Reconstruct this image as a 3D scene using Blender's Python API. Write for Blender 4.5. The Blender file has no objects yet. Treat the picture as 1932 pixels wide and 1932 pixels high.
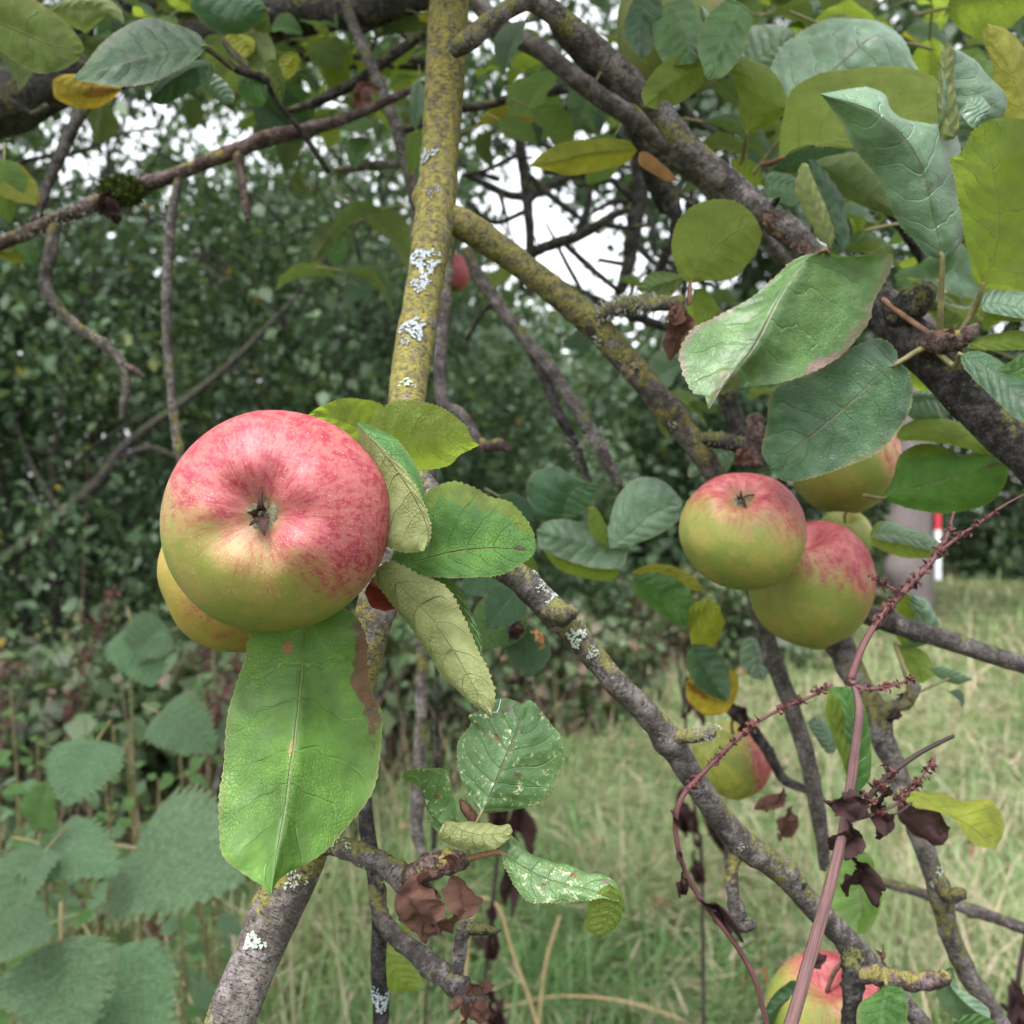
import bpy, math, random
import numpy as np
from mathutils import Vector, Matrix

random.seed(7)
RNG = np.random.default_rng(11)
SC = bpy.context.scene
COL = SC.collection
T = 0.4986                      # tan of half the field of view
EYE = 1.40                      # camera height in metres
SUN_EL, SUN_AZ = math.radians(66), math.radians(205)   # azimuth measured from +Y clockwise

# ---------------------------------------------------------------- camera
cd = bpy.data.cameras.new('camera')
cam = bpy.data.objects.new('camera', cd)
COL.objects.link(cam)
cam.location = (0, 0, EYE)
cam.rotation_euler = (math.pi / 2, 0, 0)
cd.sensor_width = 26.0
cd.sensor_height = 26.0
cd.lens = 13.0 / T
cd.clip_start = 0.02
cd.clip_end = 500
cd.dof.use_dof = True
cd.dof.focus_distance = 0.41
cd.dof.aperture_fstop = 9.8
SC.camera = cam

# ---------------------------------------------------------------- light
w = bpy.data.worlds.new('World')
SC.world = w
w.use_nodes = True
nt = w.node_tree
bg = nt.nodes['Background']
sky = nt.nodes.new('ShaderNodeTexSky')
sky.sky_type = 'NISHITA'
sky.sun_disc = False
sky.sun_elevation = SUN_EL
sky.sun_rotation = SUN_AZ
sky.dust_density = 4.0
hs = nt.nodes.new('ShaderNodeHueSaturation')
hs.inputs['Saturation'].default_value = 0.16
nt.links.new(sky.outputs[0], hs.inputs['Color'])
nt.links.new(hs.outputs[0], bg.inputs[0])
bg.inputs[1].default_value = 0.15
sd = bpy.data.lights.new('sun', 'SUN')
sd.energy = 0.85
sd.angle = math.radians(20)
sd.color = (1.0, 0.97, 0.93)
sun = bpy.data.objects.new('sun', sd)
COL.objects.link(sun)
dirv = Vector((math.sin(SUN_AZ) * math.cos(SUN_EL), math.cos(SUN_AZ) * math.cos(SUN_EL), math.sin(SUN_EL)))
sun.rotation_euler = dirv.to_track_quat('Z', 'Y').to_euler()
sun.location = (0, 0, 12)
SC.view_settings.view_transform = 'Standard'
SC.view_settings.look = 'None'
SC.view_settings.exposure = 2.12
SC.view_settings.gamma = 1.0
SC.cycles.max_bounces = 6
SC.cycles.diffuse_bounces = 3
SC.cycles.glossy_bounces = 2
SC.cycles.transmission_bounces = 4
SC.cycles.transparent_max_bounces = 4
SC.cycles.use_denoising = True
SC.cycles.sample_clamp_indirect = 6.0

# ---------------------------------------------------------------- maths helpers
def S(d):
    return d * 2 * T / 1932.0
def W(x, y, d):
    return np.array([(x - 966) * S(d), d, EYE - (y - 966) * S(d)])
def WA(a):
    a = np.asarray(a, float)
    s = a[:, 2] * 2 * T / 1932.0
    return np.stack([(a[:, 0] - 966) * s, a[:, 2], EYE - (a[:, 1] - 966) * s], 1)

def _hash(ix, iy, iz):
    h = (ix.astype(np.int64) * 374761393 + iy.astype(np.int64) * 668265263 + iz.astype(np.int64) * 1440662683) & 0xFFFFFFFF
    h = ((h ^ (h >> 13)) * 1274126177) & 0xFFFFFFFF
    h = (h ^ (h >> 16)) & 0xFFFF
    return h / 65535.0
def vnoise(p):
    p = np.asarray(p, float)
    i = np.floor(p).astype(np.int64)
    f = p - i
    f = f * f * (3 - 2 * f)
    r = 0
    for dx in (0, 1):
        for dy in (0, 1):
            for dz in (0, 1):
                wgt = (f[:, 0] if dx else 1 - f[:, 0]) * (f[:, 1] if dy else 1 - f[:, 1]) * (f[:, 2] if dz else 1 - f[:, 2])
                r = r + wgt * _hash(i[:, 0] + dx, i[:, 1] + dy, i[:, 2] + dz)
    return r * 2 - 1
def fbm(p, o=3):
    r = 0; a = 1.0
    for k in range(o):
        r = r + a * vnoise(np.asarray(p) * (2 ** k) + 17.3 * k); a *= 0.5
    return r

def spl(P, n, uniform=True):
    """Catmull-Rom through the rows of P, resampled to n rows by chord length of the first two or three columns."""
    P = np.asarray(P, float)
    if len(P) == 2:
        t = np.linspace(0, 1, n)[:, None]
        return P[0] * (1 - t) + P[1] * t
    Q = np.vstack([2 * P[0] - P[1], P, 2 * P[-1] - P[-2]])
    out = []
    for i in range(1, len(Q) - 2):
        t = np.linspace(0, 1, 16, endpoint=False)[:, None]
        p0, p1, p2, p3 = Q[i - 1], Q[i], Q[i + 1], Q[i + 2]
        out.append(0.5 * ((2 * p1) + (-p0 + p2) * t + (2 * p0 - 5 * p1 + 4 * p2 - p3) * t ** 2 + (-p0 + 3 * p1 - 3 * p2 + p3) * t ** 3))
    out = np.vstack(out + [P[-1:]])
    k = min(3, out.shape[1])
    seg = np.linalg.norm(np.diff(out[:, :k], axis=0), axis=1)
    s = np.concatenate([[0], np.cumsum(seg)])
    t = np.linspace(0, s[-1], n)
    return np.stack([np.interp(t, s, out[:, c]) for c in range(out.shape[1])], 1)

# ---------------------------------------------------------------- object helpers
WLOC = {}
def mesh_of(name, V, F, mats, uv=None, attr=None, smooth=True, mi=None):
    """V (n,3); F a list/array of faces (uniform arrays are fast); uv per vertex; attr dict of per-vertex floats."""
    me = bpy.data.meshes.new(name)
    V = np.asarray(V, np.float32)
    if isinstance(F, np.ndarray):
        k = F.shape[1]
        me.vertices.add(len(V)); me.vertices.foreach_set('co', V.ravel())
        me.loops.add(F.size); me.loops.foreach_set('vertex_index', F.ravel().astype(np.int32))
        me.polygons.add(len(F)); me.polygons.foreach_set('loop_start', np.arange(0, F.size, k, dtype=np.int32))
        me.update(calc_edges=True)
    else:
        me.from_pydata(V.tolist(), [], [list(map(int, f)) for f in F])
    if uv is not None:
        li = np.empty(len(me.loops), np.int32); me.loops.foreach_get('vertex_index', li)
        l = me.uv_layers.new(name='UVMap')
        l.data.foreach_set('uv', np.asarray(uv, np.float32)[li].ravel())
    for k, a in (attr or {}).items():
        at = me.attributes.new(k, 'FLOAT', 'POINT')
        at.data.foreach_set('value', np.asarray(a, np.float32))
    for m in (mats if isinstance(mats, (list, tuple)) else [mats]):
        me.materials.append(m)
    if mi is not None:
        me.polygons.foreach_set('material_index', np.asarray(mi, np.int32))
    me.polygons.foreach_set('use_smooth', np.full(len(me.polygons), bool(smooth)))
    me.validate()
    me.update()
    return me
def tag(o, label=None, cat=None, group=None, kind=None):
    if label: o['label'] = label
    if cat: o['category'] = cat
    if group: o['group'] = group
    if kind: o['kind'] = kind
    return o
def link(name, me, loc=(0, 0, 0), parent=None):
    o = bpy.data.objects.new(name, me)
    COL.objects.link(o)
    loc = np.asarray(loc, float)
    if parent is not None:
        o.parent = parent
        o.location = loc - WLOC[parent.name]
    else:
        o.location = loc
    WLOC[o.name] = loc
    return o
def obj(name, V, F, mats, parent=None, origin=None, **k):
    """World-space geometry as one object whose origin is ORIGIN (default: its first vertex)."""
    V = np.asarray(V, float)
    org = np.asarray(V[0] if origin is None else origin, float)
    return link(name, mesh_of(name, V - org, F, mats, **k), org, parent)
def empty(name, loc):
    return link(name, None, loc)

# ---------------------------------------------------------------- material helpers
class G:
    def __init__(s, name):
        s.m = bpy.data.materials.new(name); s.m.use_nodes = True
        s.t = s.m.node_tree; s.t.nodes.clear()
        s.out = s.t.nodes.new('ShaderNodeOutputMaterial')
    def put(s, sock, v):
        if isinstance(v, bpy.types.NodeSocket): s.t.links.new(v, sock)
        elif isinstance(v, (tuple, list)) and len(v) == 3 and sock.type == 'RGBA': sock.default_value = (*v, 1)
        else: sock.default_value = v
    def n(s, typ, out=0, props=None, **ins):
        nd = s.t.nodes.new('ShaderNode' + typ)
        for k, v in (props or {}).items(): setattr(nd, k, v)
        for k, v in ins.items():
            kk = int(k[1:]) if k[0] == 'i' and k[1:].isdigit() else k.replace('_', ' ')
            s.put(nd.inputs[kk], v)
        return nd.outputs[out]
    def math(s, op, a, b=0.0, clamp=False):
        return s.n('Math', 0, {'operation': op, 'use_clamp': clamp}, i0=a, i1=b)
    def mix(s, f, a, b, mode='MIX'):
        return s.n('MixRGB', 0, {'blend_type': mode}, i0=f, i1=a, i2=b)
    def step(s, x, lo, hi):
        return s.n('MapRange', 0, {'interpolation_type': 'SMOOTHSTEP'}, i0=x, i1=lo, i2=hi, i3=0.0, i4=1.0)
    def noise(s, vec, scale, detail=3.0, rough=0.55):
        return s.n('TexNoise', 0, Vector=vec, Scale=scale, Detail=detail, Roughness=rough)
    def vec(s, v, scale=(1, 1, 1), loc=(0, 0, 0)):
        return s.n('Mapping', 0, Vector=v, Scale=scale, Location=loc)
    def ramp(s, f, stops):
        nd = s.t.nodes.new('ShaderNodeValToRGB')
        e = nd.color_ramp.elements
        while len(e) < len(stops): e.new(0.5)
        for i, (p, c) in enumerate(stops):
            e[i].position = p; e[i].color = (*c, 1)
        s.t.links.new(f, nd.inputs[0])
        return nd.outputs[0]
    def bump(s, h, strength, dist):
        return s.n('Bump', 0, Height=h, Strength=strength, Distance=dist)
    def bsdf(s, col, rough=0.6, spec=0.4, normal=None, **k):
        nd = s.t.nodes.new('ShaderNodeBsdfPrincipled')
        s.put(nd.inputs['Base Color'], col); s.put(nd.inputs['Roughness'], rough)
        s.put(nd.inputs['Specular IOR Level'], spec)
        if normal is not None: s.put(nd.inputs['Normal'], normal)
        for kk, v in k.items(): s.put(nd.inputs[kk.replace('_', ' ')], v)
        return nd.outputs[0]
    def done(s, sh):
        s.t.links.new(sh, s.out.inputs[0]); return s.m
# ================================================================ MATERIALS
def leaf_mat(name, top, under, trans, rough=0.42, spec=0.5, spots=0.5, edge=0.35, blotch=0.3, patches=(), ntex=7.0, tw=0.32,
             patch_col=(0.20, 0.075, 0.04), edge_col=(0.16, 0.10, 0.05), spot_col=(0.40, 0.42, 0.20), spot_r=0.62, spot_lo=0.50, mid_col=(0.17, 0.16, 0.085), bmp=0.95, pf=0.20):
    g = G(name)
    uvn = g.n('UVMap', 0)
    sep = g.t.nodes.new('ShaderNodeSeparateXYZ'); g.put(sep.inputs[0], uvn)
    u, v = sep.outputs[0], sep.outputs[1]
    oc = g.n('TexCoord', 3)
    rnd = g.n('ObjectInfo', 5)
    av = g.math('ABSOLUTE', v)
    n0 = g.noise(oc, 46, 2); nw = g.noise(oc, 110, 3)
    # side veins leave the midrib forward and curve to the tip
    ph = g.math('SUBTRACT', g.math('MULTIPLY', u, ntex), g.math('MULTIPLY', g.math('POWER', av, 1.25), ntex * 0.17))
    ph = g.math('ADD', ph, g.math('MULTIPLY', g.math('SUBTRACT', n0, 0.5), 1.3))
    pp = g.math('PINGPONG', ph, 0.5)
    side = g.math('SUBTRACT', 1.0, g.step(pp, 0.0, 0.05))
    side = g.math('MULTIPLY', side, g.math('SUBTRACT', 1.0, g.step(av, 0.55, 0.98)))
    mid = g.math('SUBTRACT', 1.0, g.step(av, 0.008, 0.028))
    mid = g.math('MULTIPLY', mid, g.math('SUBTRACT', 1.0, g.step(u, 0.75, 1.0)))
    vo = g.n('TexVoronoi', 0, {'feature': 'DISTANCE_TO_EDGE'}, Vector=g.vec(oc), Scale=520.0)
    net = g.math('MULTIPLY', g.math('SUBTRACT', 1.0, g.step(vo, 0.0, 0.14)), g.step(g.noise(oc, 28, 2), 0.38, 0.62))
    veins = g.math('MAXIMUM', g.math('MULTIPLY', side, 0.5), mid)
    puff = g.math('SUBTRACT', g.step(pp, 0.0, 0.5), 0.0)
    height = g.math('ADD', g.math('MULTIPLY', puff, pf), g.math('MULTIPLY', net, -0.12))
    height = g.math('ADD', height, g.math('MULTIPLY', veins, -0.55))
    height = g.math('ADD', height, g.math('MULTIPLY', n0, 0.6)); height = g.math('ADD', height, g.math('MULTIPLY', nw, 0.65))
    nrm = g.bump(height, bmp, 0.0018)
    back = g.n('NewGeometry', 6)
    nb = g.noise(oc, 34, 3)
    nf = g.noise(oc, 210, 2)
    # topside
    t2 = tuple(min(1, c * 1.5 + 0.012 * (i != 2)) for i, c in enumerate(top)); t1 = tuple(c * 0.50 for c in top)
    nbw = g.math('ADD', g.math('MULTIPLY', nb, 0.6), g.math('MULTIPLY', nw, 0.4))
    ctop = g.ramp(nbw, [(0.33, t1), (0.5, top), (0.67, t2)])
    ctop = g.mix(g.math('MULTIPLY', net, 0.26), ctop, t2)
    ctop = g.mix(g.math('MULTIPLY', side, 0.34), ctop, tuple(min(1, c * 1.7 + 0.05) for c in top)); ctop = g.mix(g.math('MULTIPLY', mid, 0.65), ctop, mid_col)
    # underside
    u2 = tuple(min(1, c * 1.3 + 0.015) for c in under); u1 = tuple(c * 0.60 for c in under)
    cund = g.ramp(nbw, [(0.33, u1), (0.5, under), (0.66, u2)])
    cund = g.mix(g.math('MULTIPLY', net, 0.5), cund, u1); cund = g.mix(g.math('MULTIPLY', g.step(g.noise(oc, 24, 4, 0.7), 0.52, 0.68), 0.35), cund, (0.12, 0.10, 0.035))
    cund = g.mix(g.math('MULTIPLY', veins, 0.55), cund, (under[0] * 1.25 + .05, under[1] * 1.1 + .03, under[2] + .06))
    col = g.mix(back, ctop, cund)
    # brown flecks, pale mite flecks, browned rim
    bl = g.step(g.noise(oc, 95, 4, 0.7), 0.66, 0.74)
    col = g.mix(g.math('MULTIPLY', bl, blotch), col, edge_col)
    sp = g.math('MULTIPLY', g.step(g.noise(oc, 430, 5, 0.75), spot_r, spot_r + 0.06), g.step(g.noise(oc, 75, 3), spot_lo, spot_lo + 0.14))
    col = g.mix(g.math('MULTIPLY', sp, spots), col, spot_col)
    rim = g.math('MULTIPLY', g.step(g.math('ADD', av, g.math('MULTIPLY', g.math('SUBTRACT', nb, 0.5), 0.5)), 0.90, 1.02), edge)
    col = g.mix(rim, col, edge_col)
    pal = g.math('MULTIPLY', g.step(av, 0.975, 0.998), 0.4)
    col = g.mix(pal, col, (0.25, 0.27, 0.09))
    for (pu, pv, ru, rv, pc) in patches:
        du = g.math('DIVIDE', g.math('SUBTRACT', u, pu), ru); dv = g.math('DIVIDE', g.math('SUBTRACT', v, pv), rv)
        rr = g.math('SQRT', g.math('ADD', g.math('MULTIPLY', du, du), g.math('MULTIPLY', dv, dv)))
        rr = g.math('ADD', rr, g.math('MULTIPLY', g.math('SUBTRACT', g.noise(oc, 100, 6, 0.75), 0.5), 3.0))
        pm = g.math('SUBTRACT', 1.0, g.step(rr, 0.85, 1.05))
        col = g.mix(g.math('MULTIPLY', pm, 0.92), col, g.mix(g.step(nbw, .36, .62), tuple(c * .55 for c in pc), tuple(c * 1.35 for c in pc)))
    hv = g.n('HueSaturation', 0, Hue=g.math('ADD', 0.493, g.math('MULTIPLY', rnd, 0.018)), Saturation=1.0,
             Value=g.math('ADD', 0.85, g.math('MULTIPLY', rnd, 0.3)), Color=col)
    ro = g.math('ADD', rough, g.math('MULTIPLY', nf, 0.16))
    ro = g.math('ADD', ro, g.math('MULTIPLY', back, 0.25), True)
    p = g.bsdf(hv, ro, spec, nrm)
    tr = g.n('BsdfTranslucent', 0, Color=g.mix(0.5, trans, g.mix(1.0, hv, (2.4, 2.4, 2.4), 'MULTIPLY')), Normal=nrm)
    return g.done(g.n('MixShader', 0, i0=tw, i1=p, i2=tr))

UND = (0.150, 0.175, 0.050)
RB = (0.115, 0.042, 0.028)
M = {}
M['vivid'] = leaf_mat('leaf vivid green', (0.068, 0.165, 0.024), (0.14, 0.18, 0.05), (0.20, 0.34, 0.02), 0.40, 0.42, mid_col=(0.20, 0.26, 0.08), spots=0.6, edge=0.25, blotch=0.12,
                      patches=[(0.30, 0.93, 0.15, 0.13, RB), (0.13, -0.36, 0.022, 0.11, (0.24, 0.10, 0.055)), (0.47, -0.05, 0.03, 0.02, (0.35, 0.16, 0.10)), (0.08, -0.98, 0.07, .07, RB)])
M['green'] = leaf_mat('leaf green', (0.048, 0.118, 0.028), (0.13, 0.17, 0.05), (0.16, 0.27, 0.02), 0.36, 0.5, spots=0.5)
M['mixed'] = leaf_mat('leaf green with yellow rim', (0.036, 0.105, 0.020), (0.14, 0.18, 0.045), (0.20, 0.30, 0.015), 0.58, 0.25, spots=0.65, edge=0.15,
                      patches=[(0.62, -0.86, 0.36, 0.22, (0.070, 0.105, 0.010)), (0.90, -0.05, 0.05, 0.09, (0.05, 0.03, 0.02))])
M['dark'] = leaf_mat('leaf dark green', (0.026, 0.070, 0.030), (0.10, 0.14, 0.045), (0.10, 0.20, 0.02), 0.42, 0.45, spots=0.55, edge=0.3, blotch=0.15, tw=0.25)
M['pale'] = leaf_mat('leaf pale glaucous', (0.095, 0.165, 0.100), (0.16, 0.20, 0.05), (0.17, 0.28, 0.04), 0.34, 0.65, spots=0.6, edge=0.3, blotch=0.12, tw=0.25,
                     edge_col=(0.24, 0.17, 0.12))
M['under'] = leaf_mat('leaf yellow green', (0.07, 0.13, 0.035), (0.125, 0.170, 0.034), (0.40, 0.55, 0.02), 0.5, 0.35, spots=0.1, edge=0.25, blotch=0.45, tw=0.52)
M['fuzzy'] = leaf_mat('leaf felted underside', (0.05, 0.12, 0.03), (0.185, 0.205, 0.085), (0.22, 0.28, 0.03), 0.6, 0.25, spots=0.1, edge=0.6, blotch=0.5, tw=0.28,
                      edge_col=(0.20, 0.14, 0.09))
M['mauve'] = leaf_mat('leaf green with mauve rim', (0.076, 0.165, 0.050), (0.14, 0.18, 0.05), (0.20, 0.30, 0.03), 0.36, 0.55, spots=0.55, edge=0.75, blotch=0.28, tw=0.28,
                      edge_col=(0.22, 0.145, 0.125), patches=[(0.93, 0.1, 0.16, 0.6, (0.105, 0.105, 0.045)), (0.60, .95, .06, .1, (.22, .145, .13))])
M['speck'] = leaf_mat('leaf speckled', (0.085, 0.170, 0.060), (0.17, 0.20, 0.05), (0.22, 0.32, 0.03), 0.36, 0.55, spots=1.0, spot_r=0.56, spot_lo=0.38, edge=0.2, blotch=0.1, tw=0.28, mid_col=(0.15, 0.11, 0.075),
                      spot_col=(0.52, 0.54, 0.33), patches=[(0.62, -0.33, 0.028, 0.07, (0.17, 0.065, 0.035)), (0.42, 0.28, 0.018, 0.07, (0.14, 0.065, 0.055)), (0.86, -0.5, 0.05, 0.09, (0.15, 0.085, 0.10))])
M['yellow'] = leaf_mat('leaf turning yellow', (0.16, 0.19, 0.02), (0.20, 0.21, 0.03), (0.45, 0.42, 0.01), 0.5, 0.35, spots=0.1, edge=0.5, blotch=0.55, tw=0.42,
                       edge_col=(0.19, 0.10, 0.03))
M['olive'] = leaf_mat('leaf shaded olive', (0.05, 0.085, 0.012), (0.062, 0.092, 0.014), (0.14, 0.22, 0.01), 0.5, 0.3, spots=0.1, edge=0.3, blotch=0.3, tw=0.35)  # darker underside green, shade of the upper left put into the colour
M['gold'] = leaf_mat('leaf golden', (0.28, 0.20, 0.025), (0.26, 0.20, 0.03), (0.42, 0.32, 0.01), 0.55, 0.3, spots=0.1, edge=0.6, blotch=0.6, tw=0.4,
                     edge_col=(0.20, 0.07, 0.02), patches=[(0.75, 0.1, 0.25, 0.35, (0.15, 0.05, 0.02))])
M['nettle'] = leaf_mat('nettle leaf', (0.085, 0.155, 0.076), (0.10, 0.15, 0.07), (0.14, 0.24, 0.04), 0.5, 0.45, spots=0.5, edge=0.1, blotch=0.2, ntex=8.0, tw=0.25, bmp=0.8, pf=1.3, mid_col=(0.10, 0.15, 0.07))
M['nettle_young'] = leaf_mat('young nettle leaf', (0.075, 0.155, 0.045), (0.10, 0.15, 0.06), (0.16, 0.28, 0.04), 0.55, 0.3, spots=0.2, edge=0.1, blotch=0.04, ntex=7.0, tw=0.3)

def dry_mat(name, c, tw=0.12):
    g = G(name)
    oc = g.n('TexCoord', 3)
    n = g.noise(oc, 90, 4, 0.65); f = g.noise(oc, 420, 3)
    col = g.ramp(n, [(0.28, tuple(x * 0.35 for x in c)), (0.5, c), (0.72, tuple(x * 1.6 for x in c))])
    vo = g.n('TexVoronoi', 0, {'feature': 'DISTANCE_TO_EDGE'}, Vector=oc, Scale=260.0)
    col = g.mix(g.math('MULTIPLY', g.math('SUBTRACT', 1.0, g.step(vo, 0.0, 0.12)), 0.35), col, tuple(x * 0.45 for x in c))
    h = g.math('ADD', g.math('MULTIPLY', n, 1.0), g.math('MULTIPLY', f, 0.3))
    p = g.bsdf(col, 0.72, 0.25, g.bump(h, 0.7, 0.0015))
    tr = g.n('BsdfTranslucent', 0, Color=tuple(min(1, x * 2.2) for x in c))
    return g.done(g.n('MixShader', 0, i0=tw, i1=p, i2=tr))
M['dry'] = dry_mat('dried brown leaf', (0.130, 0.064, 0.048))
M['drydark'] = dry_mat('dried dark leaf', (0.040, 0.018, 0.018), 0.05)
M['redleaf'] = dry_mat('dead red leaf', (0.115, 0.016, 0.012))
M['rust'] = dry_mat('rust orange leaf', (0.30, 0.16, 0.065), 0.25)

def bark_mat(name, c1, c2, moss=0.0, moss_col=(0.165, 0.146, 0.040), crack=0.5, pale=0.25, rough=0.88, pale_col=(0.28, 0.25, 0.265), spec=0.2, grad=0.0, gmid=0.62):
    """grad: how fast the algae thin out towards the lower end of the limb."""
    g = G(name)
    oc = g.n('TexCoord', 3)
    uvn = g.n('UVMap', 0)
    nz = g.noise(oc, 85, 6, 0.72); nl = g.noise(oc, 22, 3); nf = g.noise(oc, 520, 4, 0.7); ng = g.noise(oc, 210, 4, 0.7)
    k1 = tuple(x * 0.70 for x in c1); k2 = tuple(min(1, x * 1.25) for x in c2)
    col = g.ramp(g.math('ADD', g.math('MULTIPLY', nz, 0.6), g.math('MULTIPLY', ng, 0.4)), [(0.34, k1), (0.47, c1), (0.56, c2), (0.66, k2)])
    # pale peeling film and fine grey specks
    pm = g.step(g.noise(g.vec(oc, (1, 1, 1), (3.1, 0, 1)), 60, 6, 0.7), 0.53, 0.60)
    col = g.mix(g.math('MULTIPLY', g.math('MULTIPLY', pm, g.step(nf, 0.36, 0.55)), pale), col, pale_col)
    # transverse cracks, drawn out round the limb
    cr = g.noise(g.vec(uvn, (0.8, 3.4, 1)), 3.0, 5, 0.72)
    if moss > 0:
        mm = g.noise(oc, 26, 6, 0.75)
        sz = g.t.nodes.new('ShaderNodeSeparateXYZ'); g.put(sz.inputs[0], g.n('NewGeometry', 1))
        mm = g.math('ADD', mm, g.math('MULTIPLY', sz.outputs[2], 0.07))
        if grad:
            s2 = g.t.nodes.new('ShaderNodeSeparateXYZ'); g.put(s2.inputs[0], g.n('TexCoord', 0))
            mm = g.math('ADD', mm, g.math('MULTIPLY', g.math('SUBTRACT', s2.outputs[2], gmid), grad))
        mk = g.step(mm, 0.61 - 0.30 * moss, 0.67 - 0.30 * moss)
        mk = g.math('MULTIPLY', mk, g.math('ADD', 0.25, g.math('MULTIPLY', g.step(ng, 0.36, 0.54), 0.75)))
        mc = g.ramp(ng, [(0.3, tuple(x * 0.5 for x in moss_col)), (0.52, moss_col), (0.70, tuple(x * 1.35 for x in moss_col))])
        col = g.mix(mk, col, mc)
    ck = g.step(cr, 0.565, 0.62)
    col = g.mix(g.math('MULTIPLY', ck, crack), col, tuple(x * 0.4 for x in c1))
    vs = g.n('TexVoronoi', 0, Vector=oc, Scale=420.0)
    le = g.math('MULTIPLY', g.math('SUBTRACT', 1.0, g.step(vs, 0.12, 0.24)), g.step(nl, 0.45, 0.6))
    col = g.mix(g.math('MULTIPLY', le, 0.45), col, (0.26, 0.24, 0.23))
    h = g.math('ADD', g.math('MULTIPLY', nz, 1.2), g.math('MULTIPLY', ng, 0.7))
    h = g.math('ADD', h, g.math('MULTIPLY', nf, 0.3))
    h = g.math('SUBTRACT', h, g.math('MULTIPLY', ck, 0.7))
    return g.done(g.bsdf(col, rough, spec, g.bump(h, 1.0, 0.0022)))
M['bark_moss'] = bark_mat('mossy bark', (0.075, 0.064, 0.058), (0.15, 0.13, 0.118), moss=0.92, crack=0.8, pale=0.5, grad=0.42)
M['bark_half'] = bark_mat('half mossy bark', (0.055, 0.047, 0.044), (0.120, 0.105, 0.098), moss=0.62, crack=0.5, pale=0.45, grad=0.62, gmid=0.80, moss_col=(0.145, 0.130, 0.042))
M['bark'] = bark_mat('grey brown bark', (0.058, 0.050, 0.047), (0.125, 0.110, 0.104), moss=0.24, crack=0.5, pale=0.5, moss_col=(0.115, 0.110, 0.036))
M['bark_dark'] = bark_mat('dark bark', (0.018, 0.016, 0.016), (0.060, 0.054, 0.052), moss=0.2, crack=0.5, pale=0.14, moss_col=(0.09, 0.09, 0.03))
M['bark_far'] = bark_mat('grey woodland bark', (0.070, 0.058, 0.060), (0.19, 0.16, 0.165), moss=0.1, crack=0.4, pale=0.3)
M['bark_red'] = bark_mat('red brown bark', (0.045, 0.028, 0.026), (0.12, 0.085, 0.078), moss=0.12, crack=0.5, pale=0.2)
M['wound'] = bark_mat('split wood', (0.05, 0.03, 0.022), (0.14, 0.085, 0.06), moss=0, crack=0.6, pale=0.1)

def plain(name, c, rough=0.7, spec=0.3, var=0.35, scale=90.0, bump=0.3, dist=0.001, **k):
    g = G(name)
    oc = g.n('TexCoord', 3)
    n = g.noise(oc, scale, 4, 0.6)
    col = g.ramp(n, [(0.3, tuple(x * (1 - var) for x in c)), (0.7, tuple(min(1, x * (1 + var)) for x in c))])
    return g.done(g.bsdf(col, rough, spec, g.bump(n, bump, dist), **k))
M['lichen'] = plain('blue grey lichen', (0.29, 0.325, 0.345), 0.9, 0.1, 0.3, 260, 0.5)
M['lichen_pale'] = plain('pale mint lichen', (0.33, 0.38, 0.32), 0.9, 0.1, 0.3, 260, 0.5)
M['lichen_grey'] = plain('shrubby grey lichen', (0.27, 0.29, 0.25), 0.9, 0.1, 0.4, 260, 0.5)
M['lichen_tan'] = plain('tan lichen', (0.20, 0.16, 0.10), 0.9, 0.1, 0.35, 260, 0.5)
M['moss'] = plain('dark moss', (0.045, 0.060, 0.012), 0.95, 0.1, 0.5, 300, 0.8, 0.002)
M['calyx'] = plain('dried calyx', (0.030, 0.014, 0.011), 0.8, 0.2, 0.5, 400, 0.5)
M['calyxfuzz'] = plain('woolly calyx bed', (0.13, 0.115, 0.075), 0.95, 0.1, 0.6, 900, 0.8, 0.0006)
M['petiole'] = plain('leaf stalk', (0.15, 0.135, 0.060), 0.6, 0.3, 0.4, 120)
M['petiole_red'] = plain('reddish leaf stalk', (0.15, 0.080, 0.045), 0.6, 0.3, 0.5, 90)
M['bud'] = plain('brown bud', (0.10, 0.055, 0.040), 0.8, 0.2, 0.5, 300, 0.6)
M['silk'] = plain('spider silk', (0.62, 0.64, 0.68), 0.6, 0.3, 0.1, 300)

def stalk_mat(name, c1, c2):
    g = G(name)
    uvn = g.n('UVMap', 0)
    st = g.noise(g.vec(uvn, (9.0, 0.12, 1)), 2.2, 4, 0.6)
    oc = g.n('TexCoord', 3)
    col = g.ramp(st, [(0.32, c1), (0.5, c2), (0.70, tuple(min(1, x * 1.6) for x in c2))])
    col = g.mix(g.math('MULTIPLY', g.step(g.noise(oc, 45, 3), 0.5, 0.7), 0.4), col, c1)
    return g.done(g.bsdf(col, 0.62, 0.35, g.bump(st, 0.8, 0.0012)))
M['dock'] = stalk_mat('dried dock stalk', (0.050, 0.024, 0.025), (0.128, 0.070, 0.069))
M['dock_red'] = stalk_mat('red dock stalk', (0.045, 0.016, 0.018), (0.098, 0.038, 0.040))
M['dock_dark'] = stalk_mat('dark dock stalk', (0.014, 0.010, 0.011), (0.038, 0.022, 0.022))
M['straw'] = stalk_mat('straw', (0.20, 0.13, 0.065), (0.36, 0.26, 0.14))

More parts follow.
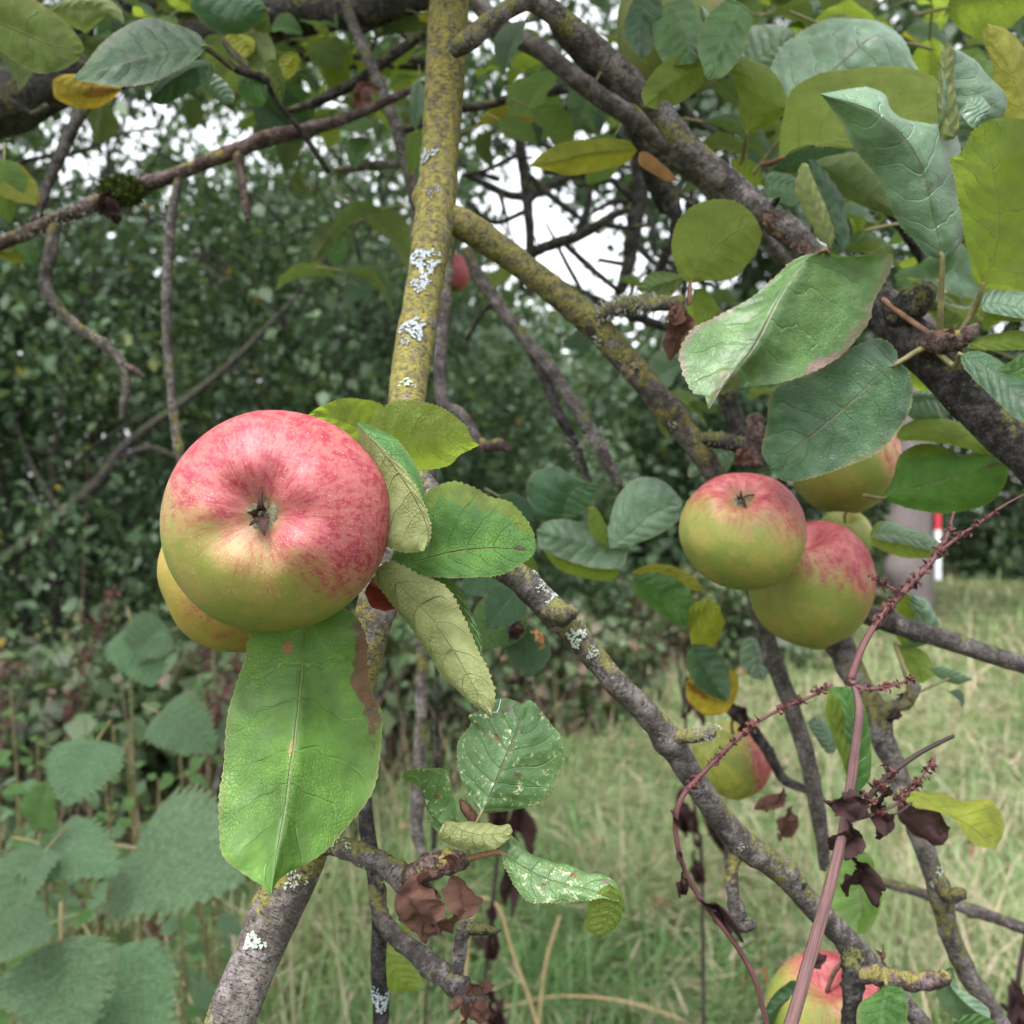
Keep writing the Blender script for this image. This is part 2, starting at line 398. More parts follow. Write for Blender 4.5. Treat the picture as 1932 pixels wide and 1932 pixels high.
def apple_mat(name, green, yellow, red, pink, bd, lo, hi, streak=0.5, russet=0.15, lent=0.35):
    """bd: direction (object space) that faced the sun; lo..hi where the blush sets in along it."""
    g = G(name)
    oc = g.n('TexCoord', 3)
    nrm = g.n('VectorMath', 0, {'operation': 'NORMALIZE'}, i0=oc)
    dt = g.n('VectorMath', 1, {'operation': 'DOT_PRODUCT'}, i0=nrm, i1=bd)
    sp = g.t.nodes.new('ShaderNodeSeparateXYZ'); g.put(sp.inputs[0], nrm)
    rho = g.math('MAXIMUM', g.math('SQRT', g.math('ADD', g.math('MULTIPLY', sp.outputs[0], sp.outputs[0]), g.math('MULTIPLY', sp.outputs[1], sp.outputs[1]))), 0.03)
    cb = g.t.nodes.new('ShaderNodeCombineXYZ')
    g.put(cb.inputs[0], g.math('DIVIDE', sp.outputs[0], rho)); g.put(cb.inputs[1], g.math('DIVIDE', sp.outputs[1], rho)); g.put(cb.inputs[2], g.math('MULTIPLY', sp.outputs[2], 0.55))
    s1 = g.noise(cb.outputs[0], 7.0, 4, 0.6); s2 = g.noise(cb.outputs[0], 26.0, 4, 0.65)
    big = g.noise(nrm, 2.3, 3, 0.6); med = g.noise(nrm, 8, 4, 0.65); fine = g.noise(nrm, 42, 3, 0.7)
    gr = g.mix(g.step(big, 0.40, 0.62), green, yellow)
    gr = g.mix(g.math('MULTIPLY', g.step(med, 0.5, 0.7), 0.25), gr, tuple(x * 0.75 for x in green))
    x = g.math('ADD', dt, g.math('MULTIPLY', g.math('SUBTRACT', big, 0.5), 0.55))
    x = g.math('ADD', x, g.math('MULTIPLY', g.math('SUBTRACT', s1, 0.5), streak))
    x = g.math('ADD', x, g.math('MULTIPLY', g.math('SUBTRACT', med, 0.5), 0.32))
    x = g.math('ADD', x, g.math('MULTIPLY', g.math('SUBTRACT', fine, 0.5), 0.55)); x = g.math('ADD', x, g.math('MULTIPLY', g.math('SUBTRACT', s2, 0.5), 0.40))
    bl = g.step(x, lo, hi)
    rc = g.mix(g.step(g.math('ADD', g.math('ADD', g.math('MULTIPLY', med, 0.35), g.math('MULTIPLY', s1, 0.25)), g.math('ADD', g.math('MULTIPLY', s2, 0.22), g.math('MULTIPLY', fine, 0.18))), 0.45, 0.57), pink, red)
    col = g.mix(g.math('MULTIPLY', bl, g.math('ADD', 0.80, g.math('MULTIPLY', g.step(g.math('ADD', g.math('MULTIPLY', s2, 0.5), g.math('MULTIPLY', med, 0.5)), 0.40, 0.56), 0.17))), gr, rc)
    st = g.math('MULTIPLY', g.math('MULTIPLY', g.step(s2, 0.60, 0.68), g.step(x, lo - 0.35, lo + 0.15)), streak)
    col = g.mix(g.math('MULTIPLY', st, 0.8), col, tuple(y * 0.9 for y in red))
    rs = g.math('MULTIPLY', g.step(g.noise(nrm, 12, 5, 0.7), 0.60, 0.72), russet)
    col = g.mix(rs, col, (0.20, 0.115, 0.035))
    dk = g.math('MULTIPLY', g.step(g.noise(g.vec(nrm, (1, 1, 1), (5, 2, 1)), 16, 4, 0.75), 0.665, 0.72), 0.5)
    col = g.mix(dk, col, (0.09, 0.075, 0.03))
    vo = g.n('TexVoronoi', 0, Vector=nrm, Scale=30.0)
    ld = g.math('MULTIPLY', g.math('SUBTRACT', 1.0, g.step(vo, 0.085, 0.19)), g.step(g.noise(nrm, 5, 2), 0.34, 0.55))
    col = g.mix(g.math('MULTIPLY', ld, lent), col, (0.62, 0.48, 0.42))
    # green-brown shadowless russet inside the calyx basin (+Z)
    bs = g.step(g.math('ADD', sp.outputs[2], g.math('MULTIPLY', g.math('SUBTRACT', med, 0.5), 0.12)), 0.925, 0.985)
    col = g.mix(g.math('MULTIPLY', bs, 0.75), col, (0.13, 0.095, 0.028))
    h = g.math('ADD', g.math('MULTIPLY', med, 0.7), g.math('MULTIPLY', fine, 0.2))
    ro = g.math('ADD', 0.44, g.math('MULTIPLY', fine, 0.2))
    return g.done(g.bsdf(col, ro, 0.36, g.bump(h, 0.25, 0.0012), Subsurface_Weight=0.12, Subsurface_Radius=(0.012, 0.006, 0.003), Subsurface_Scale=0.35,
                         Coat_Weight=0.0, Coat_Roughness=0.4))
# ================================================================ BUILDERS
def grid_faces(nu, nv, closed=False):
    i, j = np.meshgrid(np.arange(nu - 1), np.arange(nv if closed else nv - 1), indexing='ij')
    j2 = (j + 1) % nv
    return np.stack([i * nv + j, i * nv + j2, (i + 1) * nv + j2, (i + 1) * nv + j], -1).reshape(-1, 4)

def tube_geo(C, r, sides, rough=0.10, seed=0.0, rings=0.0, knots=0, ribs=0, close=True):
    """C (n,3) world centre line, r (n) radii. Returns V, F, UV (UV in centimetres round and along)."""
    n = len(C)
    tg = np.gradient(C, axis=0); tg /= np.linalg.norm(tg, axis=1)[:, None] + 1e-12
    a = np.array([0.31, 0.2, 0.93]); a -= tg[0] * a.dot(tg[0]); a /= np.linalg.norm(a)
    A = np.zeros((n, 3)); A[0] = a
    for i in range(1, n):
        b = A[i - 1] - tg[i] * A[i - 1].dot(tg[i]); A[i] = b / (np.linalg.norm(b) + 1e-12)
    B = np.cross(tg, A)
    th = np.arange(sides) / sides * 2 * np.pi
    s = np.concatenate([[0], np.cumsum(np.linalg.norm(np.diff(C, axis=0), axis=1))])
    rr = np.repeat(r[:, None], sides, 1)
    dirs = A[:, None, :] * np.cos(th)[None, :, None] + B[:, None, :] * np.sin(th)[None, :, None]
    if rings:
        ph = s / np.maximum(r.mean() * 0.42, 1e-4)
        rr *= 1 + rings * (np.abs(np.sin(ph * 1.5 + 1.3 * np.sin(ph * .37))) ** 3)[:, None]
    if ribs:
        rr *= 1 + 0.10 * np.cos(th * ribs)[None, :]
    rs = np.random.RandomState(int(abs(seed) * 13) % 9999 + 1)
    for _ in range(knots):
        k = rs.uniform(0.05, 0.95) * s[-1]; t0 = rs.uniform(0, 2 * np.pi)
        wd = r.mean() * rs.uniform(0.5, 1.0)
        g = np.exp(-((s - k) / wd) ** 2)[:, None] * (np.exp(2.2 * (np.cos(th - t0) - 1)))[None, :]
        rr *= 1 + rs.uniform(0.15, 0.42) * g
    P = C[:, None, :] + dirs * rr[..., None]
    if rough:
        q = P.reshape(-1, 3)
        nn = fbm(q / (r.mean() * 1.5) + seed, 2) * 0.75 + fbm(q / (r.mean() * 0.42) + seed, 2) * 0.35
        rr = rr * (1 + rough * nn.reshape(n, sides))
        P = C[:, None, :] + dirs * rr[..., None]
    V = P.reshape(-1, 3)
    circ = 2 * np.pi * r.mean() * 100
    UV = np.stack([np.repeat((th / (2 * np.pi) * circ)[None, :], n, 0), np.repeat((s * 100)[:, None], sides, 1)], -1).reshape(-1, 2)
    F = [tuple(f) for f in grid_faces(n, sides, True)]
    if close:
        V = np.vstack([V, C[:1] - tg[:1] * r[0] * 0.35, C[-1:] + tg[-1:] * r[-1] * 0.5]); UV = np.vstack([UV, UV[:1], UV[-sides:-sides + 1]])
        a0, a1 = n * sides, n * sides + 1
        F += [(a0, (j + 1) % sides, j) for j in range(sides)] + [(a1, (n - 1) * sides + j, (n - 1) * sides + (j + 1) % sides) for j in range(sides)]
    return V, F, UV

def tube(name, pts, mat, parent=None, sides=None, rough=0.10, rings=0.0, knots=0, ribs=0, wob=0.0, step=None, wf=0.86):
    """pts rows (x, y, depth, width) in photo units of 1/1932 of the frame, turned to metres at their depth."""
    p = np.asarray(pts, float)
    C = WA(p[:, :3]); r = p[:, 3] * 0.5 * S(1) * p[:, 2] * wf
    Q = np.column_stack([C, r])
    L = np.linalg.norm(np.diff(C, axis=0), axis=1).sum()
    st = step or max(0.0022, r.mean() * 0.30)
    n = int(np.clip(L / st, 8, 300))
    Q = spl(Q, n)
    if wob:
        k = r.mean()
        Q[:, :3] += np.stack([fbm(Q[:, :3] / (k * 9) + 31 * c + p[0, 0], 2) for c in range(3)], 1) * k * wob
    sd = sides or int(np.clip(8 + r.mean() * S(1) ** -1 / p[:, 2].mean() * 0.55, 8, 30))
    V, F, UV = tube_geo(Q[:, :3], np.maximum(Q[:, 3], 1e-5), sd, rough, p[0, 0] * 0.37 + p[0, 1], rings, knots, ribs)
    o = obj(name, V, F, mat, parent, origin=Q[0, :3], uv=UV)
    AX[o.name] = Q
    return o
AX = {}

def nearest(o, x, y):
    """Axis point of a limb nearest to a spot in the frame, with its radius."""
    Q = AX[o.name]
    px = 966 + Q[:, 0] / (Q[:, 1] * S(1)); py = 966 - (Q[:, 2] - EYE) / (Q[:, 1] * S(1))
    i = int(np.argmin((px - x) ** 2 + (py - y) ** 2))
    return Q[i, :3], Q[i, 3], Q[min(i + 1, len(Q) - 1), :3] - Q[max(i - 1, 0), :3]

def leaf_grid(mid, Lr, Rr, K, bow, ruf, rf, seed, teeth, tamp, inner=0.0):
    """mid, Lr, Rr (n,3). Returns vertices (n, 2K+1, 3) with saw-toothed rims and rippled blades."""
    n = len(mid)
    u = np.linspace(0, 1, n)
    out = np.zeros((n, 2 * K + 1, 3))
    rs = np.random.RandomState(seed)
    for sgn, E in ((-1, Lr), (1, Rr)):
        side = E - mid
        tg = np.gradient(mid, axis=0)
        nr = np.cross(side, tg) * sgn
        nr /= np.linalg.norm(nr, axis=1)[:, None] + 1e-12
        # one smooth normal along the leaf so that the ends do not flip
        nr = np.stack([np.convolve(np.pad(nr[:, c], 8, mode='edge'), np.ones(17) / 17, 'valid') for c in range(3)], 1)
        wl = np.linalg.norm(side, axis=1)
        dirv_ = side / (wl[:, None] + 1e-9)
        ph = rs.uniform(0, 6.28, 3)
        wav = np.sin(u * rf + ph[0]) + 0.55 * np.sin(u * rf * 2.3 + ph[1])
        ji = rs.uniform(0.6, 1.3, teeth + 2)
        tt = (u * teeth) % 1.0
        saw = np.where(tt < 0.72, tt / 0.72, (1 - tt) / 0.28) * ji[np.clip((u * teeth).astype(int), 0, teeth)]
        saw = saw * np.clip(np.sin(np.pi * u) * 4, 0, 1)
        for k in range(0, K + 1):
            t = k / K
            P = mid + side * t
            P = P + nr * (bow * np.sin(np.pi * t * 0.9) * wl)[:, None] + nr * (ruf * wl.max() * wav * t ** 2 * np.clip(np.sin(np.pi * u) * 3, 0, 1))[:, None]
            if k == K:
                P = P + dirv_ * (saw * tamp)[:, None]
            out[:, K + sgn * k] = P
    return out, u

def leaf_obj(name, X, u, K, mat, parent, top, origin=None):
    n = len(X)
    V = X.reshape(-1, 3)
    vv = np.linspace(-1, 1, 2 * K + 1)
    UV = np.stack([np.repeat(u[:, None], 2 * K + 1, 1), np.repeat(vv[None], n, 0)], -1).reshape(-1, 2)
    F = grid_faces(n, 2 * K + 1)
    if top is not None:
        a, b, c = V[F[:, 0]], V[F[:, 1]], V[F[:, 3]]
        nn = np.cross(b - a, c - a).sum(0)
        face = nn.dot(np.array([0, 0, EYE]) - V.mean(0)) > 0
        if face != top: F = F[:, ::-1].copy()
    return obj(name, V, F, mat, parent, origin=X[0, K] if origin is None else origin, uv=UV)

LSEED = [100]
def leaf(parent, mat, mid, L, R, d0, d1, dL=0.0, dR=0.0, top=True, bow=0.10, ruf=0.04, rf=9.0, pet=None, petm='petiole', petw=9, tamp=None, label=None, teeth=None, dm=0.0, name='leaf', edgew=None):
    """Leaf from its midrib (base to tip) and its two rims in frame units; d0, d1 depth of base and tip, dm extra depth
    halfway, dL and dR how far each rim lies behind (+) or before (-) the midrib."""
    LSEED[0] += 1
    n = 120
    m = spl(np.asarray(mid, float), n)
    l = spl(np.asarray([mid[0]] + list(L) + [mid[-1]], float), n)
    r = spl(np.asarray([mid[0]] + list(R) + [mid[-1]], float), n)
    u = np.linspace(0, 1, n)
    dp = d0 + (d1 - d0) * u + dm * np.sin(np.pi * u)
    pr = np.sin(np.pi * u) ** 0.7
    mw = WA(np.column_stack([m, dp])); lw = WA(np.column_stack([l, dp + dL * pr])); rw = WA(np.column_stack([r, dp + dR * pr]))
    ln = np.linalg.norm(np.diff(mw, axis=0), axis=1).sum()
    K = 8
    te = teeth or 34
    X, u = leaf_grid(mw, lw, rw, K, bow, ruf, rf, LSEED[0], te, ln * 0.014 if tamp is None else tamp * ln)
    q = X.reshape(-1, 3)
    X = X + (fbm(q / (ln * 0.16) + LSEED[0], 2) * ln * 0.014 + fbm(q / (ln * 0.055) + LSEED[0], 2) * ln * 0.0035).reshape(n, 2 * K + 1, 1) * np.array([0, 1, 0])
    o = leaf_obj(name, X, u, K, M[mat], parent, top)
    if label: o['label'] = label
    if pet:
        pp = [(*q[:2], q[2], petw) for q in pet] + [(mid[0][0], mid[0][1], d0, petw * 0.8), (*m[5], dp[5], petw * 0.5)]
        tube('petiole', pp, M[petm], o, sides=8, rough=0.05)
    return o

# ---- stock leaves: one mesh per form, copied
def stock_leaf(name, mat, width=0.62, fold=0.25, curl=0.35, twist=0.0, ruf=0.08, seed=1, teeth=26, tamp=0.016, shape=0.85, crumple=0.0, n=60, K=5):
    u = np.linspace(0, 1, n)
    ang = -curl * (u ** 1.3) * 1.6
    y = np.cumsum(np.cos(ang)) / n; z = np.cumsum(np.sin(ang)) / n
    mid = np.stack([0 * u, y, z], 1)
    hw = 0.5 * width * np.sin(np.pi * u ** shape) ** 0.82
    hw[-1] = 0; hw[0] = 0
    tw = twist * u
    sx, sz = np.cos(fold), np.sin(fold)
    Lr = mid + np.stack([-hw * (sx * np.cos(tw) - sz * np.sin(tw)), hw * 0.12, hw * (sz * np.cos(tw) - sx * np.sin(tw))], 1)
    Rr = mid + np.stack([hw * (sx * np.cos(tw) - sz * np.sin(tw)), hw * 0.12, hw * (sz * np.cos(tw) + sx * np.sin(tw))], 1)
    X, u = leaf_grid(mid, Lr, Rr, K, 0.10, ruf, 9, seed, teeth, tamp)
    q = X.reshape(-1, 3)
    if crumple:
        X = X + np.stack([fbm(q * 2.8 + seed + 9 * c, 3) for c in range(3)], 1).reshape(X.shape) * crumple + np.stack([fbm(q * 8 + seed + 5 * c, 2) for c in range(3)], 1).reshape(X.shape) * crumple * .28
        X = X - X[:1, K:K + 1]
    V = X.reshape(-1, 3)
    vv = np.linspace(-1, 1, 2 * K + 1)
    UV = np.stack([np.repeat(u[:, None], 2 * K + 1, 1), np.repeat(vv[None], n, 0)], -1).reshape(-1, 2)
    F = grid_faces(n, 2 * K + 1)
    a, b, c = V[F[:, 0]], V[F[:, 1]], V[F[:, 3]]
    if np.cross(b - a, c - a).sum(0)[2] < 0: F = F[:, ::-1].copy()
    return mesh_of(name, V, F, mat, uv=UV)

def frame(base, tip, up, roll=0.0):
    y = np.asarray(tip, float) - np.asarray(base, float); L = np.linalg.norm(y); y /= L
    u = np.asarray(up, float); u = u - y * u.dot(y)
    if np.linalg.norm(u) < 1e-3: u = np.array([0.3, -0.9, 0.2]); u = u - y * u.dot(y)
    z = u / np.linalg.norm(u); x = np.cross(y, z)
    if roll:
        z2 = z * math.cos(roll) + x * math.sin(roll); x = np.cross(y, z2); z = z2
    m = Matrix(((x[0], y[0], z[0], base[0]), (x[1], y[1], z[1], base[1]), (x[2], y[2], z[2], base[2]), (0, 0, 0, 1)))
    return m, L

def place(name, me, base, tip, up=(0, 0, 1), roll=0.0, parent=None, wide=1.0):
    m, L = frame(base, tip, up, roll)
    o = bpy.data.objects.new(name, me)
    COL.objects.link(o)
    m = m @ Matrix.Diagonal((L * wide, L, L, 1))
    if parent is not None:
        o.parent = parent
        m = Matrix.Translation(-Vector(WLOC[parent.name])) @ m
    o.matrix_basis = m
    return o

STOCK = {}
def stock(kind):
    if kind not in STOCK:
        L_ = []
        for k in range(4):
            f, c, t = [(0.25, 0.30, 0.2), (0.5, 0.55, -0.3), (0.12, 0.15, 0.4), (0.65, 0.8, 0.1)][k]
            if kind in ('dry', 'drydark', 'redleaf', 'rust'):
                L_.append(stock_leaf('dried leaf', M[kind], 0.5, 0.7, 1.0, 1.2 * (k - 1.5), 0.22, 40 + k, 12, 0.012, crumple=0.14))
            elif kind.startswith('nettle'):
                L_.append(stock_leaf('nettle leaf', M[kind], 0.74, f * 0.6, c * 0.8, t * 0.4, 0.05, 60 + k, 14, 0.080, 0.56, n=120))
            else:
                L_.append(stock_leaf('apple leaf', M[kind], 0.60 + 0.05 * (k % 3), f, c, t, 0.09, 20 + k))
        STOCK[kind] = L_
    return STOCK[kind]
PETM = {}
def petiole_mesh():
    if 'm' not in PETM:
        C = np.stack([np.zeros(8), np.linspace(-0.36, 0.05, 8), -0.05 * (np.linspace(-1, 0, 8) ** 2)], 1)
        V, F, UV = tube_geo(C, np.full(8, 0.016), 6, 0)
        PETM['m'] = mesh_of('petiole', V, F, M['petiole'], uv=UV)
    return PETM['m']
def sleaf(parent, kind, bx, by, bd, tx, ty, td, up=(0, 0, 1), roll=0.0, wide=1.0, pet=True, v=None, name=None):
    """Stock leaf from base to tip, both in frame units plus depth."""
    me = stock(kind)[random.randrange(4) if v is None else v]
    dry = kind in ('dry', 'drydark', 'redleaf', 'rust')
    o = place(name or ('dried_leaf' if dry else 'leaf'), me, W(bx, by, bd), W(tx, ty, td), up, roll, parent, wide)
    if pet and not dry:
        p = bpy.data.objects.new('petiole', petiole_mesh()); COL.objects.link(p); p.parent = o
    return o

def scatter_leaves(parent, x0, x1, y0, y1, d0, d1, n, size, kinds, droop=0.5):
    """Leaves of a twig out in the crown, each its own object."""
    for _ in range(n):
        x, y, d = random.uniform(x0, x1), random.uniform(y0, y1), random.uniform(d0, d1)
        b = W(x, y, d); a = random.uniform(0, 6.283); L = size * random.uniform(0.7, 1.25)
        t = b + L * np.array([math.cos(a) * 0.85, math.sin(a) * 0.6, random.uniform(-1.0, 0.55) * droop * 1.3])
        k = random.choice(kinds)
        o = place('leaf', stock(k)[random.randrange(4)], b, t, (random.gauss(0, .45), random.gauss(-0.25, .45), 1), random.gauss(0, .35), parent, random.uniform(.85, 1.2))
        p = bpy.data.objects.new('petiole', petiole_mesh()); COL.objects.link(p); p.parent = o

def lichen(limb, x, y, size, mat='lichen', n=46, el=1.0, seed=0):
    n = int(n * 2.2)
    """Leafy lichen crust on a limb: many small lobes that lie on the bark round a spot."""
    rs = np.random.RandomState(int(x * 7 + y * 3 + seed) % 99991)
    Q = AX[limb.name]
    c, r, tg = nearest(limb, x, y)
    tg = tg / np.linalg.norm(tg)
    tc = np.array([0, 0, EYE]) - c; tc -= tg * tc.dot(tg); tc /= np.linalg.norm(tc)
    sd_ = np.cross(tg, tc)
    px = 966 + c[0] / (c[1] * S(1)); py = 966 - (c[2] - EYE) / (c[1] * S(1))
    off = ((x - px) * S(c[1])) * sd_[0] - ((y - py) * S(c[1])) * sd_[2]
    a0 = math.asin(max(-0.95, min(0.95, off / r)))
    sz = size * S(c[1]) * 0.5
    V = []; F = []
    for k in range(n):
        ra = math.sqrt(rs.uniform(0, 1)); an = rs.uniform(0, 2 * np.pi)
        ra *= 0.75 + 0.35 * math.sin(an * 3 + x)
        s0, a_ = ra * math.cos(an) * sz * el, ra * math.sin(an) * sz
        la = an + rs.normal(0, 0.6)                       # lobe grows outwards
        ll = sz * rs.uniform(0.13, 0.28); lw = ll * rs.uniform(0.45, 0.8)
        prof = [(0, .22), (.3, .5), (.6, .46), (.85, .5), (1.0, .25), (1.04, 0)]
        pts = [(u_ * ll, w_ * lw * rs.uniform(.75, 1.25)) for u_, w_ in prof] + [(u_ * ll * rs.uniform(.9, 1.08), -w_ * lw * rs.uniform(.75, 1.25)) for u_, w_ in reversed(prof[:-1])]
        lift = rs.uniform(0.1, 0.5)
        i0 = len(V)
        hh = rs.uniform(0.0001, 0.0006) + 0.0003 * (1 - ra)
        ring = []
        for lay in (0, 1):
            for (pu, pv) in pts:
                ss = s0 + pu * math.cos(la) - pv * math.sin(la); aa = a_ + pu * math.sin(la) + pv * math.cos(la)
                h = hh + lift * pu * 0.22 + abs(pv) * 0.2 - (0.0003 if lay else 0)
                al = a0 + aa / r
                rad = r * 1.02 + h
                V.append(c + tg * ss + (tc * math.cos(al) + sd_ * math.sin(al)) * rad)
        m_ = len(pts)
        F.append(tuple(i0 + q for q in range(m_))); F.append(tuple(i0 + m_ + q for q in reversed(range(m_))))
        F += [(i0 + q, i0 + m_ + q, i0 + m_ + (q + 1) % m_, i0 + (q + 1) % m_) for q in range(m_)]
    return obj('lichen_patch', V, F, M[mat], limb, origin=c + tc * r, smooth=False)

def tuft(limb, x, y, size, mat='lichen_grey', n=60, seed=0):
    """Shrubby lichen: short forked branchlets standing off the twig."""
    rs = np.random.RandomState(int(x * 5 + y + seed) % 99991)
    c, r, tg = nearest(limb, x, y)
    tg = tg / np.linalg.norm(tg)
    sz = size * S(c[1])
    V = []; F = []
    def bit(p, d, L, w_):
        a = np.cross(d, rs.normal(0, 1, 3)); a /= np.linalg.norm(a) + 1e-9; b = np.cross(d, a)
        i0 = len(V); q = p + d * L
        for (c0, ww) in ((p, w_), (q, w_ * 0.6)):
            for k in range(3):
                t = k * 2.0944; V.append(c0 + (a * math.cos(t) + b * math.sin(t)) * ww)
        for k in range(3): F.append((i0 + k, i0 + (k + 1) % 3, i0 + 3 + (k + 1) % 3, i0 + 3 + k))
        F.append((i0 + 3, i0 + 4, i0 + 5))
        return q
    for k in range(n):
        nd = rs.normal(0, 1, 3); nd -= tg * nd.dot(tg); nd /= np.linalg.norm(nd)
        p = c + tg * rs.uniform(-.5, .5) * sz * 1.3 + nd * r * 0.95
        d = nd + rs.normal(0, .5, 3); d /= np.linalg.norm(d)
        L = sz * rs.uniform(.10, .22)
        q = bit(p, d, L, sz * 0.022)
        for _ in range(3):
            d2 = d + rs.normal(0, .6, 3); d2 /= np.linalg.norm(d2)
            bit(q, d2, L * rs.uniform(.5, .9), sz * 0.018)
    return obj('lichen_tuft', V, F, M[mat], limb, origin=c, smooth=True)

def apple(label, x, y, d, rpx, axis, mat, h=0.92, taper=0.10, seed=1, basin=0.30, bdepth=0.30, calyx=True, stalk=None, group='apples on the tree', name='apple', cscale=1.0, center=None):
    """Apple: axis points from the core to the calyx. Lathe profile with calyx basin, stalk hollow and soft ribs."""
    c = W(x, y, d) if center is None else np.asarray(center, float); R = rpx * S(d)
    z = np.asarray(axis, float); z /= np.linalg.norm(z)
    x_ = np.cross([0.1, 0.2, 1.0] if abs(z[2]) < .9 else [0, 1, 0], z); x_ /= np.linalg.norm(x_); y_ = np.cross(z, x_)
    N, Mth = 72, 120
    ph = np.linspace(0, np.pi, N)[:, None]; th = (np.arange(Mth) / Mth * 2 * np.pi)[None, :]
    up = np.cos(ph)
    rad = np.sin(ph) ** 0.92 * (1 - taper * np.clip(up, 0, 1) ** 1.2)
    hz = h * np.sign(up) * np.abs(up) ** 0.92
    hz = hz - bdepth * np.exp(-(ph / basin) ** 2) + 0.42 * np.exp(-((np.pi - ph) / 0.34) ** 2)
    rib = 1 + 0.028 * np.cos(5 * th + seed) * np.exp(-((ph - .55) / .5) ** 2) + 0.012 * np.cos(3 * th + seed * 2) + 0.016 * np.cos(2 * th + seed * 1.7)
    lz = hz + 0 * th + 0.05 * np.cos(th + seed) * np.sin(ph) ** 2 + 0.03 * np.cos(5 * th + seed) * np.exp(-((ph - .40) / .2) ** 2)
    P = np.stack([rad * rib * np.cos(th), rad * rib * np.sin(th), lz], -1).reshape(-1, 3)
    P = P * (1 + 0.022 * fbm(P * 1.3 + seed * 5.1, 2))[:, None] * R
    Wm = np.stack([x_, y_, z], 0)
    F = [tuple(f) for f in grid_faces(N, Mth, True)]
    rot = Matrix(((x_[0], y_[0], z[0], c[0]), (x_[1], y_[1], z[1], c[1]), (x_[2], y_[2], z[2], c[2]), (0, 0, 0, 1)))
    me = mesh_of(name, P, F, mat(Wm) if callable(mat) else mat)
    o = bpy.data.objects.new(name, me); COL.objects.link(o); o.matrix_world = rot
    WLOC[o.name] = c
    tag(o, label, 'apple', group)
    def part(nm, V, F, m, **k):
        q = bpy.data.objects.new(nm, mesh_of(nm, V, F, m, **k)); COL.objects.link(q); q.parent = o; return q
    zb = (h - bdepth) * R * (1 - 0.0)
    rs = np.random.RandomState(seed + 5)
    if calyx:
        # woolly bed, five dried sepals with curled tips
        k = 22; V = []; Fb = []
        for i, rr in enumerate((0, .07, .125, .16)):
            for j in range(k):
                t = j / k * 2 * np.pi
                V.append((rr * R * cscale * math.cos(t), rr * R * cscale * math.sin(t), zb + R * (0.036 - .06 * rr + 0.010 * rs.normal())))
        Fb = [tuple(f) for f in grid_faces(4, k, True)]
        part('calyx_bed', V, Fb, M['calyxfuzz'])
        V = []; Fb = []
        for s_ in range(5):
            t0 = s_ * 1.2566 + 0.4 + rs.normal() * .2; n_ = 9; i0 = len(V); ln = R * cscale * rs.uniform(.19, .30); w0 = R * cscale * rs.uniform(.035, .06)
            bend = rs.uniform(-1.5, 0.2)
            for i in range(n_):
                t = i / (n_ - 1)
                ang = 1.35 + bend * t
                rr = R * .03 * cscale + ln * t * math.cos(ang) ; zz = zb + R * .035 + ln * (t * math.sin(ang)) * (1 - .3 * t)
                ww = w0 * (1 - t) ** .7 * (1 + .25 * rs.normal())
                for e in (-1, 0, 1):
                    V.append((rr * math.cos(t0) - e * ww * math.sin(t0), rr * math.sin(t0) + e * ww * math.cos(t0), zz + (0.02 * R if e == 0 else 0)))
            Fb += [tuple(i0 + q for q in f) for f in grid_faces(n_, 3)]
        part('calyx', V, Fb, M['calyx'])
    # stalk from the hollow at -Z
    C0 = np.array([0, 0, -h * R + .40 * R])
    if stalk is not None:
        e = np.array(rot.inverted() @ Vector(W(*stalk)))
    else:
        e = C0 + np.array([0.12, 0.05, -0.62]) * R
    C = spl(np.array([C0, C0 + (e - C0) * .5 + np.array([.06, 0, 0]) * R, e]), 14)
    V, Fs, UV = tube_geo(C, np.linspace(.034, .045, 14) * R, 8, .12, seed)
    part('stalk', V, Fs, M['bud'], uv=UV)
    return o
# ================================================================ SETTING
def far_leaf(name, stops, tr, tw=0.3, rough=0.5):
    g = G(name)
    at = g.n('Attribute', 2, {'attribute_name': 'tone'})
    col = g.ramp(at, stops)
    p = g.bsdf(col, rough, 0.38)
    t = g.n('BsdfTranslucent', 0, Color=g.mix(0.5, col, tr))
    return g.done(g.n('MixShader', 0, i0=tw, i1=p, i2=t))
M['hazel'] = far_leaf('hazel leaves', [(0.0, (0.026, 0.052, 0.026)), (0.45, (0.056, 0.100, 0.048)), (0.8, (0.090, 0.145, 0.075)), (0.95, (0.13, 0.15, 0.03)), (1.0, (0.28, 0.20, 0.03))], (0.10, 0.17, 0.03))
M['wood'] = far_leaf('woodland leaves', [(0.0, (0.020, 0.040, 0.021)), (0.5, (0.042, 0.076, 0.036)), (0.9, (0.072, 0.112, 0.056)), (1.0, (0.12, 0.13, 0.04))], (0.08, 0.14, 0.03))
M['bramble'] = far_leaf('bramble leaves', [(0.0, (0.032, 0.034, 0.022)), (0.35, (0.052, 0.098, 0.038)), (0.65, (0.078, 0.115, 0.048)), (0.85, (0.14, 0.095, 0.075)), (1.0, (0.24, 0.17, 0.12))], (0.12, 0.12, 0.04))
M['grass'] = far_leaf('grass blades', [(0.0, (0.045, 0.105, 0.026)), (0.30, (0.095, 0.180, 0.055)), (0.58, (0.21, 0.265, 0.115)), (0.70, (0.29, 0.26, 0.17)), (0.86, (0.45, 0.335, 0.24)), (1.0, (0.55, 0.45, 0.36))], (0.20, 0.26, 0.05), 0.3, 0.55)

